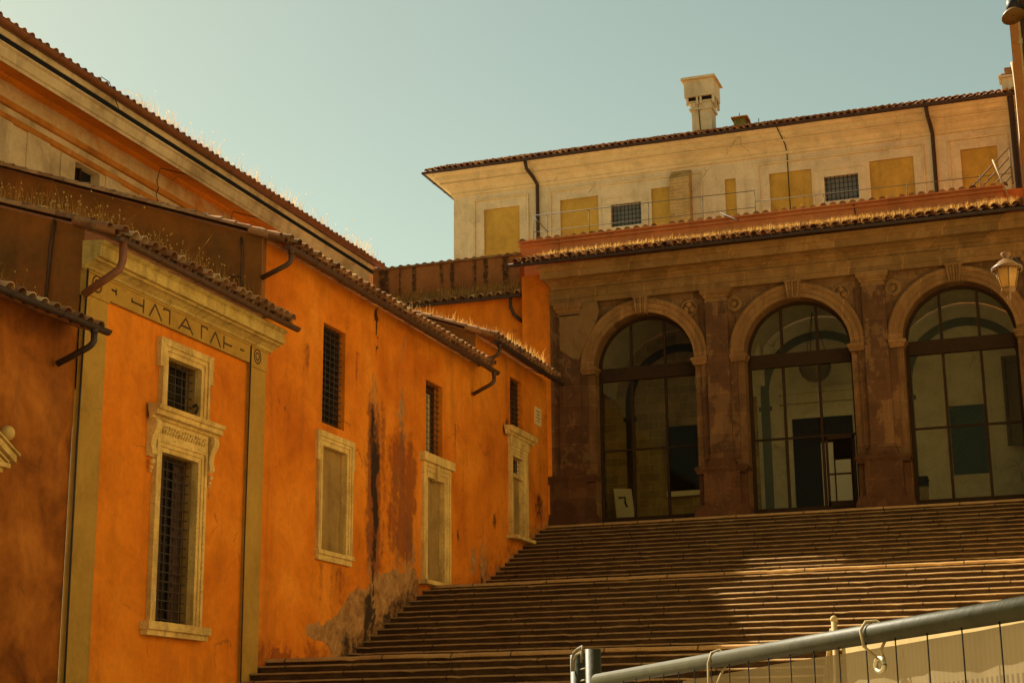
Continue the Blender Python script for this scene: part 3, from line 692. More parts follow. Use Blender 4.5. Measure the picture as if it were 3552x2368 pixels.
p = M(); p.box(WX-.16, WX-.13, 44.45, 45.40, 6.05, 7.80); build(p, 'blocking_panel', blind, o)
p = M(); p.box(WX-.12, WX+.02, 44.45, 45.40, 7.80, 7.92); build(p, 'transom', trav, o)
p = M(); p.box(WX-.20, WX-.18, 44.45, 45.40, 7.92, 8.42); build(p, 'pane', dark_pane, o)
p = M(); grille(p, 44.45, 45.40, 7.92, 8.42, WX-.13, 4, 4); build(p, 'grille', iron_l, o)
f = M(); frameX(f, *P3, .27, steps=((1, .09), (.66, .065), (.34, .045))); f.box(WX-.05, WX+.11, 44.12, 45.75, 8.69, 8.98)
f.box(WX-.05, WX+.30, 44.0, 46.1, 5.95, 6.05); build(f, 'frame', trav, o)
f = M(); sweep(f, [(.08, 8.94), (.15, 8.97), (.18, 9.02), (.25, 9.05), (.25, 9.11), (.30, 9.18), (.02, 9.22)], [(WX, 43.72, 1, 0), (WX, 46.05, 1, 0)]); build(f, 'hood_cornice', trav, o)
f = M(); f.box(WX-.02, WX+.03, 46.58, 47.12, 9.74, 10.30); o = build(f, 'plaque', plaque_m, hD)
f = M()
for k, (a, b) in enumerate(((46.66, 47.0), (46.68, 46.98), (46.65, 47.04), (46.7, 46.95))): f.box(WX+.028, WX+.033, a, b, 10.16-k*.10, 10.185-k*.10)
build(f, 'engraved_lines', groove, o)

# ------------------------------------------------------------------ E: the tall long building behind the row
hE = thing('tall_building', 'tall long building above the left row with an orange cove cornice and patchy plaster', 'building', (-24, 38, GZ))
EX = -24.0; EY1 = 50.12; EW = (33.65, 34.75, 13.6, 14.90)
m = M(); ys = lin_cuts(8, EY1, .8, (33.65, 34.75)); zs = lin_cuts(8, 16.3, .5, (13.6, 14.90)); m.grid(ys, zs, lambda u, v: (EX, u, v), (EW,)); build(m, 'wall', old_cream, hE)
m = M(); 
for (a, b, c) in ((31.6, 32.5, 15.0), (35.0, 35.7, 14.95), (33.0, 33.5, 14.9), (36.6, 37.5, 14.95), (30.0, 31.0, 14.98)): m.box(EX-.05, EX+.035, a, b, 8, c)
build(m, 'wall_pier', old_cream, hE)
rv = M(); a = [(EX, 33.65, 13.6), (EX, 34.75, 13.6), (EX, 34.75, 14.9), (EX, 33.65, 14.9)]; b = [(x-.3, y, z) for x, y, z in a]
for i in range(4): rv.quad(a[i], a[(i+1) % 4], b[(i+1) % 4], b[i])
w = build(rv, 'window', old_cream, hE); p = M(); p.box(EX-.32, EX-.28, 33.65, 34.75, 13.6, 14.9); build(p, 'pane', void_m, w)
p = M(); p.box(EX-.27, EX-.2, 34.15, 34.22, 13.6, 14.9); p.box(EX-.27, EX-.2, 33.65, 33.72, 13.6, 14.9); build(p, 'window_frame', frame_br, w)
EP = [(EX, 8, 1, 0), (EX, EY1, 1, 0)]
m = M(); sweep(m, [(0, 15.40), (.04, 15.40), (.04, 15.75), (0.02, 15.92), (.01, 15.95)], EP); build(m, 'upper_band', old_mix, hE)
m = M(); sweep(m, [(0, 14.93), (.07, 14.95), (.10, 15.06), (0, 15.08)], EP); sweep(m, [(0, 15.28), (.07, 15.30), (.12, 15.42), (0, 15.46)], EP); build(m, 'string_course', string_or, hE)
m = M(); sweep(m, [(.02, 15.88), (.10, 15.90), (.10, 15.95), (.14, 16.0)]+[(.14+.80*(1-math.cos(a)), 15.98+(-.14)*0+(15.72-15.98)*0+.0+ .0*a) if False else (.14+.86*math.sin(a), 16.0-.33*(1-math.cos(a))*0-.30*math.sin(a)*.95) for a in np.linspace(.1, PI/2, 8)]+[(1.0, 15.9), (0, 16.2)], EP); cv = build(m, 'cove', cove_or, hE)
m = M(); sweep(m, [(.98, 15.68), (1.02, 15.66), (1.02, 15.74), (1.06, 15.76), (1.10, 15.98), (1.16, 16.02), (1.16, 16.06), (.5, 16.1)], EP); build(m, 'cornice', old_cream, hE)
m = M(); sweep(m, [(.9, 16.065), (1.13, 16.065), (1.13, 16.21), (.6, 16.21)], EP); build(m, 'shadow_groove', void_m, hE)  # near-black strip, the groove's shade is in its colour
m = M(); sweep(m, [(.5, 16.212), (1.15, 16.212), (1.17, 16.36), (.5, 16.40)], EP); build(m, 'crown_fillet', old_cream, hE)
m = M(); tiles(m, (EX+1.20, 8, 16.50), (0, 1, 0), (-1, 0, .33), EY1-8+.1, 7, rows=3); build(m, 'roof', tile, hE)
m = M(); half_gutter(m, (EX+1.27, 8, 16.47), (EX+1.27, EY1, 16.47), .125); build(m, 'gutter', gutter_r, hE)
m = M()
for y in (37.4, 41.5, 47.0): m = M(); m.tube([(EX+1.0, y+.2, 15.7), (EX+.15, y, 15.96), (EX+.06, y, 15.6), (EX+.12, y, 15.36), (EX+.05, y, 15.2), (EX+.11, y, 15.0), (EX+.03, y, 14.3)], .013, 5); build(m, 'cable', iron, hE)
m = M(); m.tube([(EX+1.2, 32.6, 16.5), (EX+1.15, 32.9, 16.75), (EX+1.2, 33.2, 16.72), (EX+1.3, 33.25, 16.4), (EX+1.25, 33.6, 16.15)], .012, 5)
build(m, 'cable', iron, hE)
m = M(); m.quad((EX, EY1, 8), (EX-9, EY1, 8), (EX-9, EY1, 19), (EX, EY1, 16.2)); m.prism([(0, 16.0), (1.1, 15.9), (1.16, 16.3), (0, 16.6)], lambda u, v, w_: (EX+u, w_, v), EY1-.3, EY1-.02); build(m, 'end_wall', old_cream, hE)

# ------------------------------------------------------------------ F and G: court walls left of the portico
hF = thing('courtyard_wall', 'dark streaked brown wall topped by round tiles between tall building and portico', 'wall', (-21, 49.0, GZ))
m = M(); m.box(-22.62, -17.27, 49.0, 49.4, 10, 16.05); fw_ = None
def stainF(v):
    x, z = v[:, 0], v[:, 2]; n = fbm(x*3, z*.4); s = np.zeros_like(x)
    for c, w_ in ((-21.6, .10), (-21.1, .14), (-20.1, .09), (-19.7, .12), (-18.9, .10), (-18.5, .15), (-17.8, .2), (-22.2, .3)): s = np.maximum(s, (1-sstep(.4, 1.1, np.abs(x-c+(n-.5)*.1)/w_))*sstep(13.9, 15.8, z+n))
    s = np.maximum(s, sstep(15.2, 14.6, z)*.6)
    return np.clip(np.stack([s*.60, s*0, s*0+.3], 1), 0, 1)
brown_f = plaster('streaked_brown_plaster', (.20, .075, .022), (.27, .10, .028), (.33, .13, .038), .5, .5, True)
m = M(); m.grid(lin_cuts(-22.62, -17.27, .1), lin_cuts(10, 16.05, .12), lambda u, v: (u, 49.0, v)); m.box(-22.62, -17.27, 49.01, 49.4, 10, 16.045); build(m, 'wall', brown_f, hF, vattr=stainF)
m = M(); caps(m, (-22.62, 49.12, 16.03), (1, 0, 0), 5.37, .105, .285); m.tint = .1; m.box(-22.62, -17.23, 48.92, 49.4, 15.99, 16.06); build(m, 'coping_tiles', tile, hF)
hG = thing('grassy_annex', 'low orange annex with a short grassy tiled roof in the court behind the end house', 'house', (-20, 50, GZ))
m = M(); m.grid(lin_cuts(-22.4, -16.9, .5), lin_cuts(9, 14.6, .5), lambda u, v: (u, 48.56, v)); build(m, 'wall', orange_b, hG)
m = M(); tiles(m, (-22.4, 48.32, 14.46), (1, 0, 0), (0, 1, .55), 5.4, .85); build(m, 'roof', tile, hG)
m = M(); half_gutter(m, (-22.4, 48.28, 14.43), (-17.0, 48.28, 14.41), .08, (0, -1, 0)); build(m, 'gutter', gutter_d, hG)
m = M(); m.tube([(-17.38, 48.29, 14.4), (-17.38, 48.32, 14.05), (-17.3, 48.4, 13.8), (-17.02, 48.5, 13.55)], .06, 8); build(m, 'downspout', gutter_d, hG)

# ------------------------------------------------------------------ PORTICO
po = thing('portico', 'brown stone portico with three tall glazed arches at the top of the stairs', 'portico', (-8.1, FY, 6.72))
CX = [-12.92, -8.13, -3.36]; RI, RO, ZS = 1.62, 2.06, 11.74; ZT = 13.88; ZL = 6.70; DEP = .62
def arc(cx, r, n=28, a0=0.0, a1=PI): return [(cx+r*math.cos(a0+(a1-a0)*i/n), ZS+r*math.sin(a0+(a1-a0)*i/n)) for i in range(n+1)]
XL, XR = -16.0, 1.2
m = M()
edges = [XL]+[e for c in CX for e in (c-RI, c+RI)]+[XR]
for a, b in zip(edges[0::2], edges[1::2]): m.box(a, b, FY, FY+DEP, ZL, ZS)                       # piers
for k, c in enumerate(CX):
    pts = arc(c, RI)[::-1]; lo = [(x, FY, z) for x, z in pts]; hi = [(x, FY, ZT) for x, z in pts]
    m.loft([lo, hi]); m.loft([lo, [(x, FY+DEP, z) for x, z in pts]]); m.loft([[(x, FY+DEP, z) for x, z in pts], [(x, FY+DEP, ZT) for x, z in pts]])
for a, b in zip(edges[0::2], edges[1::2]): m.quad((a, FY, ZS), (b, FY, ZS), (b, FY, ZT), (a, FY, ZT))
build(m, 'wall', pep_wall, po)
m = M(); m.grid(lin_cuts(-16.95, -16.0, .3), lin_cuts(6, 15.0, .4), lambda u, v: (u, FY+.02, v)); m.box(-16.95, -16.02, FY+.05, 54, 6, 14.9); build(m, 'plastered_end', orange_b, po, 'orange plastered left end of the portico')
m = M(); m.prism([(-15.60, 12.35), (-15.2, 12.05), (-14.98, 12.0), (-14.86, 12.3), (-14.62, 12.75), (-14.4, 13.15), (-14.28, 13.5), (-14.35, 13.84), (-15.62, 13.84)], lambda u, v, w_: (u, w_, v), FY-.215, FY-.19); build(m, 'repair_patch', block_patch, po, 'smooth grey repair patch over the left pilaster')
PX_ = [-15.31, -10.53, -5.74, -.97]
for xp in PX_:
    m = M(); h = .345
    m.box(xp-h, xp+h, FY-.20, FY+.01, 8.55, 13.45); m.box(xp-h-.21, xp-h, FY-.075, FY+.02, 8.55, 13.45); m.box(xp+h, xp+h+.21, FY-.075, FY+.02, 8.55, 13.45)
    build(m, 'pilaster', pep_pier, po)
    m = M(); C4 = lambda e, z0, z1, d=0: m.box(xp-h-e, xp+h+e, FY-.20-e, FY+.02, z0, z1)
    C4(.015, 13.45, 13.49); C4(.0, 13.49, 13.56); C4(.03, 13.56, 13.60); C4(.06, 13.60, 13.65); C4(.09, 13.65, 13.70); C4(.13, 13.70, 13.80); C4(.15, 13.80, 13.86)
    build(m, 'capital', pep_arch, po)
    m = M()
    def rg(e, z0, z1): m.box(xp-h-e, xp+h+e, FY-.20-e, FY+.02, z0, z1)
    rg(.03, 8.50, 8.56); rg(.05, 8.44, 8.50); rg(.08, 8.36, 8.44); rg(.10, 8.30, 8.36)
    hw = .755
    def rp(e, z0, z1, f=.36): m.box(xp-hw-min(e, .01)*0-.0-e, xp+hw+e, FY-f-e, FY+.3, z0, z1)
    rp(.03, 8.26, 8.30); rp(.06, 8.20, 8.26); rp(.03, 8.14, 8.20); rp(.0, 8.08, 8.14)
    m.box(xp-.55, xp+.55, FY-.36, FY+.02, 7.12, 8.08); m.box(xp-hw+.02, xp+hw-.02, FY-.14, FY+.02, 7.12, 8.08)
    rp(.0, 7.06, 7.12); rp(.03, 7.0, 7.06); rp(.06, 6.92, 7.0); rp(.09, 6.68, 6.92)
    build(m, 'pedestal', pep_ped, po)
for k, c in enumerate(CX):
    m = M(); m.smooth = False
    rings = [(RI-.002, FY+.0), (RI, FY-.10), (RI+.13, FY-.10), (RI+.135, FY-.13), (RI+.29, FY-.13), (RI+.30, FY-.155), (RI+.36, FY-.175), (RI+.40, FY-.175), (RO, FY-.15), (RO, FY+.01)]
    m.loft([[(c+r*math.cos(a), y, ZS+r*math.sin(a)) for r, y in rings] for a in np.linspace(0, PI, 37)]); build(m, 'archivolt', pep_arch, po)
    m = M()
    for i in range(5):
        a, b = -.17+i*.068+.006, -.17+(i+1)*.068-.006; f = FY-.24-(.045 if i % 2 == 0 else 0); t = 1.38
        m.prism([(c+a, ZS+RI-.06), (c+b, ZS+RI-.06), (c+b*t, 13.80), (c+a*t, 13.80)], lambda u, v, w_: (u, w_, v), f, FY)
    m.box(c-.26, c+.26, FY-.29, FY, 13.80, 13.87); build(m, 'keystone', pep_arch, po)
    for s in (-1, 1):
        m = M(); a, b = sorted((c+s*(RI-.10), c+s*(RO+.02)))
        m.box(a, b, FY-.20, FY+.35, ZS-.09, ZS); m.box(a+.03, b-.03, FY-.165, FY+.30, ZS-.15, ZS-.09); m.box(a+.06, b-.06, FY-.135, FY+.3, ZS-.22, ZS-.15)
        build(m, 'impost', pep_arch, po)
for c, xm in ((0, -11.42), (1, -10.02+.02), (1, -6.72), (2, -5.18)):
    m = M(); z = 13.36
    if xm in (-11.42, -6.72):
        for i in range(3): a = PI/2+i*2*PI/3; m.blob((xm+.115*math.cos(a), FY-.035, z+.11*math.sin(a)), .105, 10, 8)
        m.tube([(xm+.235*math.cos(t), FY-.04, z+.235*math.sin(t)) for t in np.linspace(0, 2*PI, 22)], .032, 6, False)
    else:
        m.blob((xm, FY-.03, z), .085, 9, 7)
        for i in range(18): a = 2*PI*i/18; m.blob((xm+.185*math.cos(a), FY-.04, z+.185*math.sin(a)), .05, 6, 5)
        m.tube([(xm+.235*math.cos(t), FY-.04, z+.235*math.sin(t)) for t in np.linspace(0, 2*PI, 22)], .032, 6, False)
    build(m, 'medallion', pep_arch, po)
m = M(); ep = [(-15.95, 56, -1, 0), (-15.95, FY-.05, -1, -1), (XR, FY-.05, 0, -1)]
ENT = [(.0, 13.86), (.13, 13.86), (.13, 14.02), (.16, 14.03), (.16, 14.20), (.20, 14.24), (.22, 14.28), (.10, 14.29), (.10, 14.46), (.14, 14.48), (.17, 14.53), (.27, 14.58), (.34, 14.60), (.34, 14.62), (.60, 14.63), (.60, 14.84), (.64, 14.86), (.70, 14.93), (.78, 14.98), (.78, 15.03), (0, 15.05)]
sweep(m, [(p*.98, z) for p, z in ENT], [(-15.9, FY+.1, -.35, 0), (-15.9, FY-.05, -.35, -1), (XR, FY-.05, 0, -1)]); build(m, 'entablature', pep_top, po)
m = M(); tiles(m, (-16.95, FY-1.02, 15.16), (1, 0, 0), (0, 1, .345), XR+16.95, 4.2, .31, .36, .105); build(m, 'roof', tile, po)
m = M(); half_gutter(m, (-17.0, FY-1.0, 15.10), (XR, FY-1.0, 15.10), .085, (0, -1, 0)); build(m, 'gutter', gutter_d, po)
# glazing
GY = FY+.50
for k, c in enumerate(CX):
    fr_ = M(); t = .05
    fr_.loft([[(c+r*math.cos(a), y, ZS+r*math.sin(a)) for r, y in ((RI-.09, GY-.04), (RI-.01, GY-.04), (RI-.01, GY+.06), (RI-.09, GY+.06))] for a in np.linspace(0, PI, 33)], True)
    fr_.box(c-RI+.01, c-RI+.10, GY-.05, GY+.06, 6.72, ZS); fr_.box(c+RI-.10, c+RI-.01, GY-.05, GY+.06, 6.72, ZS)
    fr_.box(c-RI+.1, c+RI-.1, GY-.10, GY+.06, ZS-.40, ZS+.02); fr_.box(c-RI+.1, c+RI-.1, GY-.05, GY+.06, 6.72, 7.02); fr_.box(c-RI+.1, c+RI-.1, GY-.03, GY+.05, 9.10, 9.16)
    for d in (-.545, .545):
        zt = ZS+math.sqrt((RI-.05)**2-d*d); fr_.box(c+d-.04, c+d+.04, GY-.035, GY+.05, 7.0, ZS-.38); fr_.box(c+d-.04, c+d+.04, GY-.035, GY+.05, ZS, zt)
    fo = build(fr_, 'glazed_screen', frame_br, po)
    g = M(); g.box(c-RI+.1, c+RI-.1, GY+.005, GY+.011, 7.0, ZS-.39) if k != 1 else g.box(c-RI+.1, c-.05+.5, GY+.005, GY+.011, 7.0, ZS-.39)
    if k == 1: g.box(c+.55, c+RI-.1, GY+.005, GY+.011, 9.12, ZS-.39)
    n = 24; a_ = arc(c, RI-.07, n); g.add([(x, GY+.008, z) for x, z in a_], [tuple(range(n+1))]); build(g, 'pane', pane_m, fo)
    if k == 1:   # the open door leaf at the right of the middle screen
        d = M(); xa, xb = c+.62, c+RI-.12
        d.box(xa, xa+.07, GY-.07, GY-.02, 7.0, 9.08); d.box(xb-.09, xb, GY-.07, GY-.02, 7.0, 9.08); d.box(xa, xb, GY-.07, GY-.02, 6.98, 7.14); d.box(xa, xb, GY-.07, GY-.02, 9.0, 9.09); d.box(xa, xb, GY-.06, GY-.02, 7.92, 7.97)
        build(d, 'door', frame_br, fo)
# interior hall
IY = 54.2
h = M(); h.quad((-18, FY+.6, 6.70), (1.2, FY+.6, 6.70), (1.2, IY, 6.70), (-18, IY, 6.70)); build(h, 'hall_floor', landing_m, po)
h = M(); h.grid(lin_cuts(-10.6, 1.2, .8), lin_cuts(6.7, 15, .8), lambda u, v: (u, IY, v)); h.quad((1.2, FY+.6, 6.7), (1.2, IY, 6.7), (1.2, IY, 15), (1.2, FY+.6, 15)); build(h, 'hall_wall', white_in, po)
h = M(); h.grid(lin_cuts(-18, -10.6, .8), lin_cuts(6.7, 15, .8), lambda u, v: (u, IY, v)); h.quad((-16.0, FY+.6, 6.7), (-16.0, IY, 6.7), (-16.0, IY, 15), (-16.0, FY+.6, 15)); build(h, 'hall_brick_wall', in_brick, po)
h = M()
for c in (-13.19, -8.41, -3.63):                                                  # lunette vaults
    n = 20; h.loft([[(c+2.39*math.cos(PI*i/n), y, 11.9+2.39*math.sin(PI*i/n)) for i in range(n+1)] for y in (FY+.62, IY-.02)])
build(h, 'vault', white_in, po)
for c, mt in ((-13.19, band_d), (-8.41, band_b), (-3.63, band_b)):
    h = M(); n = 24
    h.loft([[(c+r*math.cos(PI*i/n), IY-.03, 11.73+r*math.sin(PI*i/n)) for i in range(n+1)] for r in (1.76, 2.05)])
    for s in (-1, 1): a, b = sorted((c+s*1.76, c+s*2.05)); h.box(a, b, IY-.035, IY-.005, 6.7, 11.73); h.box(a-.08, b+.08, IY-.06, IY-.005, 11.15, 11.3)
    build(h, 'painted_arch', mt, po)
for xr, mt in ((-10.53, white_in), (-5.74, white_in)):                             # transverse arches
    h = M(); n = 20; yc = (FY+.62+IY)/2; ra = (IY-FY-.62)/2
    for s in (-.24, .24): h.loft([[(xr+s, yc+ra*math.cos(PI*i/n), 11.7+ra*.86*math.sin(PI*i/n)) for i in range(n+1)], [(xr+s, yc+ra*math.cos(PI*i/n), 14.6) for i in range(n+1)]])
    h.loft([[(xr+s, yc+ra*math.cos(PI*i/n), 11.7+ra*.86*math.sin(PI*i/n)) for i in range(n+1)] for s in (-.24, .24)]); build(h, 'cross_arch', mt, po)
h = M()
for i, (a, b) in enumerate(((-4.28, -3.16),)):
    h.box(a, b, IY-.05, IY-.01, 8.55, 10.82)
    for q in range(-8, 14):
        for s in (-1, 1):
            p0 = (a, 8.55+q*.2); t0, t1 = 0, b-a
            z0, z1 = p0[1], p0[1]+s*(b-a)*1.0
            cl = lambda z: min(max(z, 8.56), 10.81)
            if (z0 < 8.55 and z1 < 8.55) or (z0 > 10.82 and z1 > 10.82): continue
            f0 = (cl(z0)-z0)/(z1-z0) if z1 != z0 else 0; f1 = (cl(z1)-z0)/(z1-z0)
            h.tube([(a+(b-a)*f0, IY-.055, z0+(z1-z0)*f0), (a+(b-a)*f1, IY-.055, z0+(z1-z0)*f1)], .012, 4)
wi = build(h, 'hall_window', lattice_b, po, 'blue latticed window in the hall behind the right arch')
h = M()
for e, d in ((.20, .06), (.12, .09)):
    a, b, z0, z1 = -4.28, -3.16, 8.55, 10.82
    h.box(a-e, a, IY-d, IY-.01, z0-e, z1+e); h.box(b, b+e, IY-d, IY-.01, z0-e, z1+e); h.box(a, b, IY-d, IY-.01, z1, z1+e); h.box(a, b, IY-d, IY-.01, z0-e, z0)
build(h, 'frame', white_in, wi)
h = M(); h.box(-9.42, -7.40, IY-.10, IY-.02, 6.72, 10.78); dr = build(h, 'hall_doorway', wood_dk, po)
h = M(); h.box(-9.66, -9.42, IY-.14, IY-.01, 6.7, 11.0); h.box(-7.40, -7.2, IY-.14, IY-.01, 6.7, 11.0); h.box(-9.42, -7.40, IY-.14, IY-.01, 10.78, 11.02); h.box(-9.8, -7.1, IY-.22, IY-.01, 11.3, 11.42); h.box(-9.8, -7.1, IY-.30, IY-.01, 11.62, 11.78); h.box(-9.72, -7.16, IY-.18, IY-.01, 11.42, 11.62); build(h, 'frame', white_in, dr)
h = M(); h.box(-8.50, -8.10, IY-.13, IY-.11, 7.0, 9.9); h.box(-8.05, -7.55, IY-.13, IY-.11, 7.0, 9.3); build(h, 'lit_pale_panel', white_m, dr)  # white boxes, the lit tone of the door leaf put into colour
# things in the hall
pl = thing('hanging_lamp', 'big dark bowl lamp hanging inside behind the middle arch', 'lamp', (-8.30, 52.0, 11.6))
h = M(); h.lathe((-8.22, 52.0, 11.55), [(.0, -.02), (.22, .02), (.42, .18), (.52, .42), (.53, .60), (.49, .60), (.45, .3), (.0, .2)], 20); build(h, 'bowl', lamp_dark, pl)
h = M(); h.lathe((-8.22, 52.0, 12.15), [(.0, .32), (.25, .26), (.42, .12), (.50, .0)], 20); build(h, 'dome', curtain, pl)
h = M()
for a in (0, 2.1, 4.2): h.tube([(-8.22+.45*math.cos(a), 52+.45*math.sin(a), 12.2), (-8.22, 52, 13.9)], .012, 5)
build(h, 'suspension_rod', iron, pl)
pb = thing('display_board', 'black board with a pale lower border on the brick wall behind the left arch', 'board', (-13.2, 53.9, 8.4))
h = M(); h.box(-13.74, -12.45, 53.95, 54.05, 8.57, 10.82); build(h, 'board', black_m, pb)
h = M(); h.box(-13.80, -12.40, 53.92, 54.0, 8.40, 8.57); build(h, 'ledge', white_m, pb)
sg = thing('white_sign_board', 'white board with a dark bent handle leaning inside the left arch', 'board', (-15.1, 53.4, 6.72))
h = M(); h.prism([(-15.53, 8.72), (-14.90, 8.66), (-14.70, 6.72), (-15.35, 6.72)], lambda u, v, w_: (u, w_, v), 53.4, 53.44); build(h, 'board', white_m, sg)
h = M(); h.tube([(-15.35, 53.38, 8.38), (-15.12, 53.38, 8.38), (-15.12, 53.38, 8.2), (-15.05, 53.38, 8.05)], .03, 6); build(h, 'handle', black_m, sg)
gf = thing('gilt_picture_frame', 'gilded carved picture frame at the right side inside the right arch', 'picture frame', (-2.3, 53.6, 9.4))
h = M()
for (a, b, z0, z1) in ((-2.50, -2.30, 9.3, 12.2), (-1.0, -.8, 9.3, 12.2), (-2.3, -1.0, 12.0, 12.2), (-2.3, -1.0, 9.3, 9.5)): h.box(a, b, 53.5, 53.62, z0, z1)
for i in range(24): h.blob((-2.40, 53.48, 9.4+i*.115), .05, 6, 5)
build(h, 'frame', gilt, gf); h = M(); h.box(-2.3, -1.0, 53.6, 53.62, 9.5, 12.0); build(h, 'canvas', gilt, gf)
bx = thing('black_device', 'black box on a dark stand at the foot of the right arch', 'device', (-5.0, 50.0, 6.72))
h = M(); h.box(-5.0, -4.72, 49.9, 50.2, 7.62, 7.92); h.lathe((-4.74, 49.88, 7.77), [(.0, .0), (.08, .0), (.08, .03)], 10); build(h, 'box', black_m, bx)
h = M(); h.box(-4.98, -4.74, 49.95, 50.15, 6.72, 7.62); build(h, 'stand', lamp_dark, bx)

# ------------------------------------------------------------------ TERRACE PARAPET, RAILING
tp = thing('terrace_parapet', 'rose plastered parapet capped with round tiles above the portico roof', 'wall', (-10, 51.2, 14))
m = M(); m.grid(lin_cuts(-18.05, -1.9, .5), lin_cuts(14.5, 17.16, .3), lambda u, v: (u, 51.2, v)); m.box(-18.05, -1.9, 51.21, 51.7, 14.5, 17.15); m.box(-1.9, 2, 51.6, 51.9, 14.5, 17.15); build(m, 'wall', rose, tp)
m = M(); m.box(-18.08, -1.86, 51.12, 51.2, 16.98, 17.02); m.box(-18.1, -1.84, 51.1, 51.3, 17.12, 17.17); m.box(-17.0, -1.86, 51.12, 51.2, 16.60, 16.68); build(m, 'moulding', rose, tp)
m = M(); caps(m, (-18.1, 51.36, 17.17), (1, 0, 0), 16.4, .115, .31, .46); m.tint = .2; build(m, 'coping_tiles', tile, tp)
m = M(); m.tube([(-6.55, 51.17, 17.1), (-6.5, 51.17, 16.7)], .02, 5); m.tube([(-10.9, 51.0, 17.3), (-10.4, 50.9, 17.0), (-10.2, 50.5, 16.8)], .018, 5); build(m, 'cable', iron, tp)
rl = thing('terrace_railing', 'thin pale metal railing standing along the terrace behind the rose parapet', 'railing', (-13, 51.9, 17.2))
RY = 51.9
m = M(); m.tube([(-17.78, RY, 18.33), (-9.88, RY, 18.25)], .015, 6); m.tube([(-17.78, RY, 17.72), (-9.88, RY, 17.66)], .012, 6); m.tube([(-9.9, RY, 17.86), (-1.6, RY, 17.78)], .013, 6); build(m, 'rail', rail_m, rl)
for x in (-17.78, -17.28, -15.73, -13.6, -11.7, -9.9, -7.6, -4.9, -2.6):
    m = M(); m.tube([(x, RY, 17.1), (x, RY, 18.3 if x <= -9.9 else 17.85)], .014, 6); build(m, 'post', rail_m, rl)
m = M(); m.tube([(-17.78, RY, 18.3), (-17.24, RY, 17.65)], .018, 6); build(m, 'brace', rail_m, rl)
sr = thing('stair_railing', 'slanted pale railing with parallel bars rising at the right end of the terrace', 'railing', (-2.2, 51.8, 17.2))
m = M()
for k in range(4): m.tube([(-2.95+k*.33, 51.8+k*.05, 17.35), (-1.62, 51.8+k*.05, 18.62-k*.30)], .026, 6)
build(m, 'rail', rail_m, sr)
m = M(); m.tube([(-1.62, 51.82, 18.65), (-1.60, 51.9, 17.4)], .028, 6); build(m, 'post', rail_m, sr)
lp = M(); lp.tube([(-2.12, 50.9, 17.95), (-1.72, 50.6, 16.55)], .028, 6); solo(lp, 'leaning_pole', rope_m, 'thin pale pole leaning on the right end of the rose parapet', 'pole')

# ------------------------------------------------------------------ H: CREAM PALACE
hH = thing('cream_palace', 'long cream palace with ochre blind panels rising behind the terrace', 'palace', (-13, 60, GZ))
HY = 60.0; HX0, HX1 = -24.05, -1.2
m = M(); WG = ((-17.27, -16.02, 20.30, 21.24), (-8.74, -7.45, 20.30, 21.30))
HP = ((-22.70, -21.16), (-19.40, -17.79), (-15.58, -14.72), (-12.60, -12.17), (-10.84, -9.21), (-7.0, -5.36), (-3.63, -2.31))
HH = WG+tuple((a, b, 18.8, 21.70) for a, b in HP)
m.grid(lin_cuts(HX0, HX1, .9, [w[i] for w in HH for i in (0, 1)]), lin_cuts(10, 22.6, .9, [18.8, 20.30, 21.24, 21.30, 21.70]), lambda u, v: (u, HY, v), HH)
m.quad((HX0, HY, 10), (HX0, HY+16, 10), (HX0, HY+16, 22.6), (HX0, HY, 22.6)); m.quad((HX1, HY, 10), (HX1, HY+16, 10), (HX1, HY+16, 22.6), (HX1, HY, 22.6)); build(m, 'wall', cream, hH)
m = M(); sweep(m, [(0, 22.40), (.07, 22.42), (.10, 22.52), (.06, 22.53), (.10, 22.58), (.22, 22.72), (.40, 22.82), (.47, 22.84), (.47, 22.88), (.40, 22.885), (.44, 22.92), (.60, 23.00), (.60, 23.13), (.72, 23.15), (.86, 23.24), (.96, 23.25), (.96, 23.32), (0, 23.34)],
               [(HX0, HY+16, -1, 0), (HX0, HY, -1, -1), (HX1, HY, 0, -1)]); build(m, 'cornice', cream_trim, hH)
m = M(); tiles(m, (HX0-.95, HY-.95, 23.34), (1, 0, 0), (0, 1, .42), HX1-HX0+.95, 7.5, .26, .36, .09, rows=8); build(m, 'roof', tile, hH)
rf = [o for o in hH.children if o.name.startswith('roof')][0]
m = M(); half_gutter(m, (HX0-.98, HY-.98, 23.30), (HX1, HY-.98, 23.30), .085, (0, -1, 0)); half_gutter(m, (HX0-.98, HY-.98, 23.30), (HX0-.98, HY+15, 23.30), .085, (-1, 0, 0)); build(m, 'gutter', gutter_d, hH)
def hpanel(x0, x1, z0, z1, seg=yellow):
    b = M(); b.box(x0-.05, x1+.05, HY+.07, HY+.09, z0-.05, z1+.05); [b.quad((x0, HY, z0), (x0, HY+.075, z0), (x0, HY+.075, z1), (x0, HY, z1)), b.quad((x1, HY, z0), (x1, HY+.075, z0), (x1, HY+.075, z1), (x1, HY, z1)), b.quad((x0, HY, z1), (x1, HY, z1), (x1, HY+.075, z1), (x0, HY+.075, z1))]; return build(b, 'ochre_panel', seg, hH)
for a, b in HP: hpanel(a, b, 18.8, 21.70)
m = M()
for a, b in ((-23.14, -20.75), (-19.84, -13.51), (-11.27, -4.96), (-4.07, -1.90)):
    z = 22.14; w_ = .05
    m.box(a, b, HY-.07, HY+.01, z-w_, z); m.box(a, a+w_, HY-.066, HY+.01, 18, z-w_); m.box(b-w_, b, HY-.066, HY+.01, 18, z-w_)
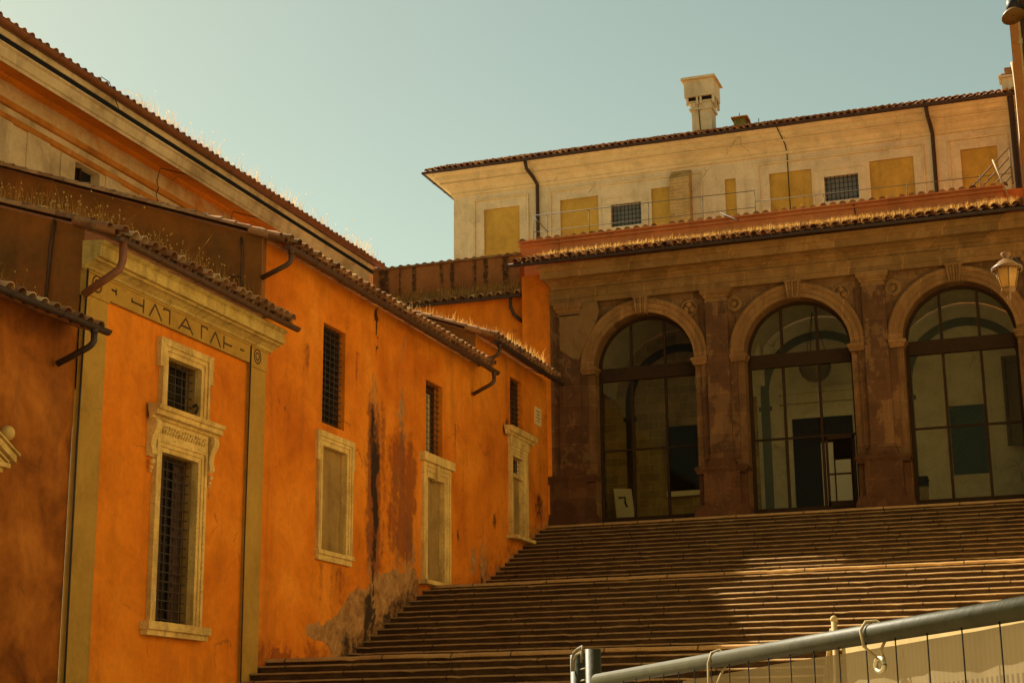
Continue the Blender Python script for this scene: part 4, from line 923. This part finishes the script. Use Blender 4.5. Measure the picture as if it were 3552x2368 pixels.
for a, b, z0, z1 in WG:
    z = z1+.28; w_ = .03; a2, b2 = a-.42, b+.30
    m.box(a2, b2, HY-.025, HY+.01, z-w_, z); m.box(a2, a2+w_, HY-.022, HY+.01, 18, z-w_); m.box(b2-w_, b2, HY-.022, HY+.01, 18, z-w_)
build(m, 'panel_moulding', cream_trim, hH)
for a, b, z0, z1 in WG:
    rv = M()
    q = [(a, HY, z0), (b, HY, z0), (b, HY, z1), (a, HY, z1)]; q2 = [(x, y+.3, z) for x, y, z in q]
    for i in range(4): rv.quad(q[i], q[(i+1) % 4], q2[(i+1) % 4], q2[i])
    w = build(rv, 'window', cream, hH); p = M(); p.box(a, b, HY+.24, HY+.26, z0, z1); build(p, 'pane', grey_pane, w)
    p = M()
    for i in range(8): x = a+(b-a)*(i+.5)/8; p.tube([(x, HY+.06, z0), (x, HY+.06, z1)], .016, 5)
    for i in range(5): z = z0+(z1-z0)*(i+.5)/5; p.tube([(a, HY+.05, z), (b, HY+.05, z)], .016, 5)
    build(p, 'grille', iron, w)
for x, k in ((-20.55, .22), (-4.66, .08)):
    m = M(); m.tube([(x-.02, HY-.96, 23.25), (x, HY-.80, 22.95), (x+k*.6, HY-.3, 22.68), (x+k, HY-.12, 22.45), (x+k, HY-.10, 17.5)], .075, 8); build(m, 'downpipe', gutter_d, hH)
m = M(); m.tube([(-1.66, HY-.9, 23.2), (-1.66, HY-.15, 22.6), (-1.64, HY-.12, 17.5)], .11, 8); build(m, 'downpipe', gutter_d, hH)
m = M(); m.tube([(-10.32, HY-.95, 23.3), (-10.12, HY-.3, 22.75), (-10.10, HY-.05, 22.5), (-10.06, HY-.04, 17.5)], .022, 5); build(m, 'conductor_cable', iron, hH)
m = M(); m.box(-14.72, -13.92, HY-.5, HY+.01, 17.5, 21.86); m.prism([(HY-.5, 21.86), (HY, 21.86), (HY, 22.3)], lambda u, v, w_: (w_, u, v), -14.72, -13.92); build(m, 'brick_flue', brick_m, hH)
# chimneys
m = M(); cy = 62.0; k = cy/60
m.box(-14.28, -13.45, cy, cy+.8, 23.6, 25.62); ch = build(m, 'chimney', cream, rf)
m = M(); m.box(-14.36, -13.38, cy-.07, cy+.87, 25.58, 25.68); m.box(-14.30, -13.43, cy-.03, cy+.83, 25.68, 25.9)
m.prism([(-14.36, 25.9), (-13.38, 25.9), (-13.36, 25.98), (-14.40, 25.98)], lambda u, v, w_: (u, w_, v), cy-.07, cy+.87)
for x in (-14.46, -14.05, -13.90, -13.38): m.box(x, x+.09, cy-.14, cy+.0, 25.80, 26.12)
for y in (cy+.3, cy+.88): m.box(-13.42, -13.30, y, y+.09, 25.80, 26.12)
m.box(-14.52, -13.28, cy-.20, cy+1.0, 26.12, 26.86); build(m, 'chimney_head', cream, ch)
m = M(); m.box(-14.40, -13.40, cy-.1, cy+.9, 25.98, 26.118); build(m, 'smoke_slot', void_m, ch)
m = M(); m.prism([(-14.64, 26.862), (-13.16, 26.862), (-13.2, 26.96), (-14.6, 26.96)], lambda u, v, w_: (u, w_, v), cy-.32, cy+1.12); build(m, 'cap_slab', cream_trim, ch)
m = M(); m.tube([(-13.98, cy-.02, 25.8), (-13.95, cy-.02, 25.1), (-13.92, cy-.02, 24.1)], .022, 5); build(m, 'crack', groove, ch)
m = M(); m.box(-12.45, -11.98, 61.5, 62.1, 23.9, 24.78); c2 = build(m, 'chimney', moss_m, rf, 'small mossy chimney')
m = M(); m.prism([(61.38, 24.78), (62.2, 24.78), (62.1, 24.88), (61.5, 24.88)], lambda u, v, w_: (w_, u, v), -12.54, -11.88); build(m, 'cap_slab', cove_or, c2)
m = M(); m.tube([(-11.9, 61.5, 24.35), (-11.45, 61.5, 24.38)], .012, 4); m.tube([(-11.45, 61.5, 24.0), (-11.42, 61.5, 24.65)], .016, 4); m.tube([(-13.0, 61.5, 24.25), (-12.6, 61.5, 24.25)], .014, 4); m.tube([(-12.6, 61.5, 23.9), (-12.6, 61.5, 24.28)], .014, 4); m.tube([(-12.2, 61.5, 24.8), (-12.2, 61.5, 25.0)], .014, 4); build(m, 'aerial', iron, rf)
m = M(); m.box(-1.98, -1.55, 61.3, 61.9, 23.8, 24.85); m.box(-2.08, -1.45, 61.2, 62.0, 24.85, 24.93); c3 = build(m, 'chimney', cream, rf)
m = M(); m.tint = .3
for x in (-1.95, -1.62): m.lathe((x, 61.6, 24.9), [(.14, 0), (.16, .12), (.10, .22), (.0, .26)], 8)
m.box(-1.85, -1.35, 61.4, 61.8, 25.05, 25.3); build(m, 'cowl', tile, c3)

# ------------------------------------------------------------------ J, K: right hand buildings
hJ = thing('sunlit_house', 'narrow sunlit orange house side at the right edge next to the cream palace', 'house', (-.6, 56, GZ))
m = M(); m.grid(lin_cuts(50.5, 59.0, .5), lin_cuts(14, 24.0, .5), lambda u, v: (-1.24, u, v)); m.box(-1.23, 6, 50.5, 59.0, GZ, 23.9); build(m, 'wall', rosew, hJ)
m = M(); m.tube([(-1.40, 55.2, 22.9), (-1.36, 54.8, 22.4), (-1.31, 54.0, 21.2), (-1.29, 53.0, 19.4), (-1.30, 52.4, 18.8)], .035, 6); build(m, 'hanging_cable', rope_m, hJ)
m = M(); m.box(-1.30, 6, 50.45, 59.05, 23.95, 24.05); build(m, 'coping', rosew, hJ)
hK = thing('brown_tower', 'shaded brown tower corner with clamped pipe at the far right edge', 'tower', (.2, 46, GZ))
m = M(); m.box(-.84, 5, 46.0, 46.45, 15.1, 34); build(m, 'wall', mount_brown, hK)
m = M(); m.tube([(-.86, 45.98, 15.3), (-.86, 45.98, 33)], .03, 6)
for z in (19.6, 18.0, 21.1): m.box(-.92, -.81, 45.93, 46.02, z, z+.16)
build(m, 'downpipe', rope_m, hK)
fl = thing('flood_lamp', 'round dish lamp fixed high on the brown tower at the top right corner', 'lamp', (-.9, 45.8, 20.3))
m = M(); c = Vector((-1.02, 45.7, 20.42)); ax = Vector((.25, -.3, -1)).normalized(); e1 = ax.cross(Vector((0, 1, 0))).normalized(); e2 = ax.cross(e1)
def ringp(r, d): return [c+ax*d+(e1*math.cos(2*PI*i/18)+e2*math.sin(2*PI*i/18))*r for i in range(18)]
m.smooth = True; m.loft([ringp(.02, -.16), ringp(.14, -.15), ringp(.26, -.05), ringp(.33, .05), ringp(.33, .09), ringp(.02, .06)], True); build(m, 'shade', lamp_gold, fl)
m = M(); m.lathe((-1.0, 45.72, 20.55), [(.0, .34), (.16, .30), (.18, .0), (.1, -.02)], 12); m.tube([(-.98, 45.75, 20.7), (-.7, 46.0, 20.75)], .04, 6); build(m, 'housing', iron, fl)
hR = thing('unseen_right_wing', 'unseen cream wing right of the stairs, coloured and sized to bounce sunlight', 'house', (3, 34, GZ))  # out of view; cream colour and height chosen to bounce light leftwards
m = M(); m.grid(lin_cuts(19, 47.0, 2.5), lin_cuts(GZ, 15.2, 2), lambda u, v: (.5, u, v)); m.box(.51, 8, 19, 47, GZ, 15.2); build(m, 'wall', cream, hR)
m = M(); tiles(m, (.0, 18.9, 15.2), (0, 1, 0), (1, 0, .35), 28.1, 4, .5, .6, rows=2); build(m, 'roof', tile, hR)

hS = thing('unseen_fill_palace', 'unseen pale palace added behind the camera to bounce fill light', 'palace', (-6, -22, GZ))  # added out of view so its sunlit front fills the facades
m = M(); m.grid(lin_cuts(-40, 30, 5), lin_cuts(GZ, 16, 4), lambda u, v: (u, -22, v)); m.box(-40, 30, -34, -22.01, GZ, 16); build(m, 'wall', cream, hS)
# lantern on a bracket of the right wing
ln = thing('street_lantern', 'sunlit gold glass lantern on a bracket in front of the right arch', 'lantern', (-1.40, 36, 9.4))
lx, ly = -1.40, 36.0; b0 = 9.42; K8 = 6
def ng(r, z, n=K8, a0=-.35): return [(lx+r*math.cos(a0+2*PI*i/n), ly+r*math.sin(a0+2*PI*i/n), z) for i in range(n)]
m = M(); m.loft([ng(.155, 9.72), ng(.255, 10.12)], True); build(m, 'glass', frost, ln)
m = M()
for i in range(K8): p, q = ng(.16, 9.70)[i], ng(.262, 10.13)[i]; m.tube([p, q], .014, 5)
m.loft([ng(.05, 9.62), ng(.165, 9.67), ng(.17, 9.72), ng(.15, 9.73)], True); m.loft([ng(.25, 10.11), ng(.285, 10.13), ng(.285, 10.16)], True)
m.lathe((lx, ly, 9.42), [(.0, 0), (.035, .02), (.02, .05), (.05, .09), (.03, .13), (.055, .17), (.03, .22)], 10); build(m, 'cage', lamp_gold, ln)
m = M(); m.lathe((lx, ly, 10.15), [(.33, -.01), (.34, .02), (.26, .08), (.15, .18), (.10, .21), (.0, .22)], 18)
for i in range(24): a = 2*PI*i/24; m.blob((lx+.31*math.cos(a), ly+.31*math.sin(a), 10.115), .022, 5, 4)
m.lathe((lx, ly, 10.36), [(.06, 0), (.05, .05), (.12, .13), (.10, .15), (.0, .14)], 12); build(m, 'hood', lamp_gold, ln)
m = M(); m.tube([(lx+.05, ly+.1, 10.33), (lx+.17, ly+.12, 10.42), (lx+.25, ly+.12, 10.28), (lx+.33, ly+.1, 10.20), (lx+1.0, ly+.1, 10.25), (lx+1.9, ly+.1, 10.5)], .03, 6); 
br_ = build(m, 'bracket', iron, ln)

# ------------------------------------------------------------------ DRY GRASS ON THE ROOFS (uncountable)
def grass(name, pts, label, h0, h1, **k):
    m = M(); weeds(m, pts, h0, h1, **k); return solo(m, name, straw, label, 'dry grass', kind='stuff')
def onroof(y0, y1, zwall, sl, s0, s1, n, cl=.6):
    def f(t):
        s = random.uniform(s0, s1); return (WX-s, y0+(y1-y0)*t, zwall+s*sl+.06)
    return scatter_line(n, f, cl)
pts = scatter_line(6500, lambda t: (-16.6+15.2*t, FY-.62+random.random()**1.3*3.4, 0), .72)
pts = [(x, y, 15.16+(y-FY+1.02)*.345+.05) for x, y, z in pts]
grass('roof_grass', pts, 'golden dry grass growing in the tile channels of the portico roof', .09, .24, w=.010, heads=0)
pts = [(random.uniform(-16.5, -1.9), 51.16, 16.54) for _ in range(700)]
grass('roof_grass', pts, 'thin fringe of dry grass at the foot of the rose parapet', .06, .2, w=.007, heads=0)
pts = scatter_line(900, lambda t: (-15+13*t, 51.4+random.uniform(-.15, .15), 17.22), .7)
grass('roof_grass', pts[:420], 'sparse straw tufts along the coping tiles of the rose parapet', .06, .18, w=.007, heads=0)
pts = scatter_line(3200, lambda t: (-22.3+5.2*t, 48.38+random.random()*.6, 0), .6); pts = [(x, y, 14.50+(y-48.32)*.55) for x, y, z in pts]
grass('roof_grass', pts, 'tall golden grass covering the annex roof below the streaked brown wall', .12, .40, w=.011, heads=0)
pts = onroof(43.2, 47.2, 11.5, SL, -.45, 1.8, 4200, .35); 
grass('roof_grass', pts, 'thick glowing dry grass on the eave of the end house', .14, .48, w=.011, heads=0)
pts = onroof(41.6, 44.5, 11.5, SL, .2, 2.8, 500, .5)
grass('roof_grass', pts, 'loose dry grass higher up on the roof of the end house', .12, .42, w=.009, heads=0)
pts = onroof(29.4, 41.4, 10.62, SL, -.4, 2.0, 1100, .5)
grass('roof_grass', pts, 'short dry grass between the tiles of the long orange house', .04, .14, w=.007, heads=0)
pts = onroof(23.0, 29.2, 8.95, .33, -.1, 3.2, 1500, .7)
grass('roof_grass', pts, 'wispy tall dry weeds on the roof of the pilaster house', .2, .6, w=.010, lean=.55, heads=.3)
pts = onroof(19.5, 22.7, 7.15, .33, .3, 3.0, 160, .6)
grass('roof_grass', pts, 'few wispy weeds on the low house roof at the left edge', .15, .5, w=.010, lean=.55, heads=.3)
pts = scatter_line(1500, lambda t: (EX+1.1-random.random()*.5, 34.5+15.6*t, 16.58+random.random()*.1), .9)
grass('roof_grass', pts, 'feathery dry weeds along the top edge of the tall building', .15, .60, w=.010, lean=.7, heads=.15)
pts = [(-17.8-random.random()*3, 22.82, 9.42+random.random()*.3) for _ in range(60)]
grass('roof_grass', pts, 'dry sprigs on the raking wall top above the low house', .15, .4, w=.010, lean=.55, heads=.3)

# ------------------------------------------------------------------ FOREGROUND FENCE
FA = Vector((-1.98, 6.52, 0)); FD = Vector((1.82, -2.91, 0)).normalized(); FN = Vector((-FD.y, FD.x, 0)); FN = FN if FN.y < 0 else -FN
def fp(s, z, n=0.0): p = FA+FD*s+FN*n; return (p.x, p.y, z)
fe = thing('fence_panel', 'grey-green tubular site fence panel with mesh wires in the right foreground', 'fence', (FA.x, FA.y, GZ), 'site fence panels')
m = M(); m.tube([fp(-.02, .283), fp(4.2, .283)], .0255, 16); m.tube([fp(-.02, -1.45), fp(4.2, -1.45)], .0255, 12); build(m, 'rail', pipe_m, fe)
m = M(); m.tube([fp(-.075, GZ+.05), fp(-.075, .411)], .033, 16); build(m, 'post', pipe_m, fe)
m = M(); s = .07
while s < 4.2: m.tube([fp(s, .27, .012), fp(s+.01, -1.45, .012)], .0019, 5); s += .172
build(m, 'mesh_wire', wire_m, fe)
PS = -.33
f2 = thing('fence_panel', 'neighbouring site fence panel seen only by its post top at the left', 'fence', (fp(-.2, 0)[0], fp(-.2, 0)[1], GZ), 'site fence panels')
m = M(); m.tube([fp(PS, GZ+.05), fp(PS, .402)], .033, 16); build(m, 'post', pipe_m, f2)
m = M(); m.tube([fp(PS, .262), fp(-2.6, .262)], .0255, 12); build(m, 'rail', pipe_m, f2)
m = M()
for z in np.arange(-1.4, .36, .047): m.tube([fp(PS+.02, z, .0), fp(-.10, z, -.0)], .004, 5)
build(m, 'mesh_wire', clip_m, f2)
cl = M(); cl.tube([fp(-.275, .33, .040), fp(-.27, .380, .040), fp(-.25, .406, .038), fp(-.19, .418, .036), fp(-.115, .424, .036), fp(-.102, .415, .037), fp(-.10, .37, .040)], .006, 8)
cl.tube([fp(-.25, .33, .040), fp(-.245, .378, .038), fp(-.21, .396, .036), fp(-.125, .402, .036), fp(-.115, .36, .040)], .0055, 8); solo(cl, 'wire_clip', clip_m, 'looped wire clip over the two fence posts', 'clip')
nt = thing('debris_netting', 'beige debris netting hung below the fence pipe in the foreground', 'netting', fp(1.5, GZ), None)
m = M(); n = 60; rows = []
zt = lambda s: .229+.0085*s+.0015*math.sin(s*4.0)
lev = [0, .03, .07, .10, .104, .16, .24, .35, .55, .9, 1.3]
for j, dz in enumerate(lev): rows.append([fp(1.0+3.2*i/n, zt(1.0+3.2*i/n)-dz, .0-.035+.003*math.sin(i*.9+dz*4)+.002*math.sin(i*2.3)) for i in range(n+1)])
m.smooth = True; m.tint = .12; m.loft(rows[:5]); m.tint = .95; m.loft(rows[4:]); build(m, 'sheet', netting, nt)
es = 2.70
m = M(); rx = [Vector(fp(es+.026*math.cos(t), .203+.017*math.sin(t), .0)) for t in np.linspace(0, 2*PI, 18)]; m.tube(rx, .0065, 6, False); build(m, 'eyelet', strut_m, nt)
m = M(); m.tube([fp(es, .218, .005), fp(es-.015, .25, .034), fp(es-.03, .29, .034), fp(es-.03, .312, .018), fp(es-.03, .314, -.01), fp(es, .29, -.034), fp(es+.01, .24, .0), fp(es+.005, .216, -.01)], .0042, 6); build(m, 'zip_tie', rope_m, nt)
es = 1.48
m = M(); m.tube([fp(es+.03, .16, .045), fp(es+.015, .22, .040), fp(es, .27, .034), fp(es-.005, .305, .02), fp(es, .314, -.005), fp(es+.02, .29, -.034), fp(es+.03, .24, .0), fp(es+.035, .160, .04)], .0042, 6); build(m, 'zip_tie', rope_m, nt)
# pale hoarding behind the fence with a pole at its end
HA = Vector((-1.06, 7.0, 0))
def hp(s, z, n=0.0): p = HA+FD*s+FN*n; return (p.x, p.y, z)
ho = thing('plywood_hoarding', 'sunlit pale plywood hoarding behind the fence pipe', 'hoarding', (HA.x, HA.y, GZ))
m = M(); m.prism([(0, GZ), (0, .462), (.22, .436), (.5, .425), (1.5, .44), (3.6, .45), (3.6, GZ)], lambda u, v, w_: hp(u, v, w_), 0, -.02); build(m, 'board', wood_pale, ho)
m = M(); m.tube([hp(-.03, GZ, .02), hp(-.02, .53, .02)], [.020, .012], 8); m.blob(hp(-.02, .53, .02), .016, 8, 6); m.tube([hp(-.16, .25, .02), hp(-.045, .49, .02)], .012, 6); m.quad(hp(-.14, .27, .01), hp(-.03, .27, .01), hp(-.025, .47, .01), hp(-.045, .47, .01)); build(m, 'end_pole', wood_pale, ho)
pts = [hp(.04+random.random()*.45, .43, -.01) for _ in range(90)]
grass('weed_sprigs', pts, 'dried weed sprigs along the top of the plywood hoarding', .012, .034, w=.0024, lean=.9, heads=.3)

# ------------------------------------------------------------------ LIGHT, SKY, CAMERA
sd = Vector((-1.0, .52, 1.0)).normalized()
elev = math.asin(sd.z); az = math.atan2(sd.x, sd.y)
L = bpy.data.lights.new('sun', 'SUN'); L.energy = 5.0; L.angle = R(.5); L.color = (1.0, .90, .68)
so = bpy.data.objects.new('sun', L); COL.objects.link(so); so.rotation_euler = sd.to_track_quat('Z', 'Y').to_euler(); so.location = (-30, 20, 40)
W = bpy.data.worlds.new('World'); S.world = W; W.use_nodes = True; wt = W.node_tree; bg = wt.nodes['Background']
sky = wt.nodes.new('ShaderNodeTexSky'); sky.sky_type = 'NISHITA'; sky.sun_disc = False; sky.sun_elevation = elev; sky.sun_rotation = az
sky.dust_density = .5; sky.air_density = 1.0; sky.ozone_density = .6; sky.altitude = 50
mx = wt.nodes.new('ShaderNodeMix'); mx.data_type = 'RGBA'; mx.blend_type = 'MULTIPLY'; mx.inputs[0].default_value = 1.0; mx.inputs[7].default_value = (1.24, 1.07, .60, 1)
wt.links.new(sky.outputs[0], mx.inputs[6]); wt.links.new(mx.outputs[2], bg.inputs[0]); bg.inputs[1].default_value = .05

cam = bpy.data.cameras.new('camera'); co = bpy.data.objects.new('camera', cam); COL.objects.link(co); S.camera = co
cam.sensor_width = 36; cam.lens = 5671.8*36/3552; cam.clip_end = 2000; cam.clip_start = .05
th, yaw, ro = .245907321, .344611246, -.00962664719
fwv = Vector((-math.sin(yaw)*math.cos(th), math.cos(yaw)*math.cos(th), math.sin(th))); rt = Vector((math.cos(yaw), math.sin(yaw), 0)); upv = rt.cross(fwv)
r2 = rt*math.cos(ro)+upv*math.sin(ro); u2 = upv*math.cos(ro)-rt*math.sin(ro)
co.matrix_world = Matrix(((r2.x, u2.x, -fwv.x, 0), (r2.y, u2.y, -fwv.y, 0), (r2.z, u2.z, -fwv.z, 0), (0, 0, 0, 1)))

S.view_settings.view_transform = 'Standard'; S.view_settings.look = 'None'; S.view_settings.exposure = 1.5; S.view_settings.gamma = 1.0
S.render.engine = 'CYCLES'; S.cycles.use_denoising = True; S.cycles.max_bounces = 8; S.cycles.diffuse_bounces = 5; S.cycles.transparent_max_bounces = 12
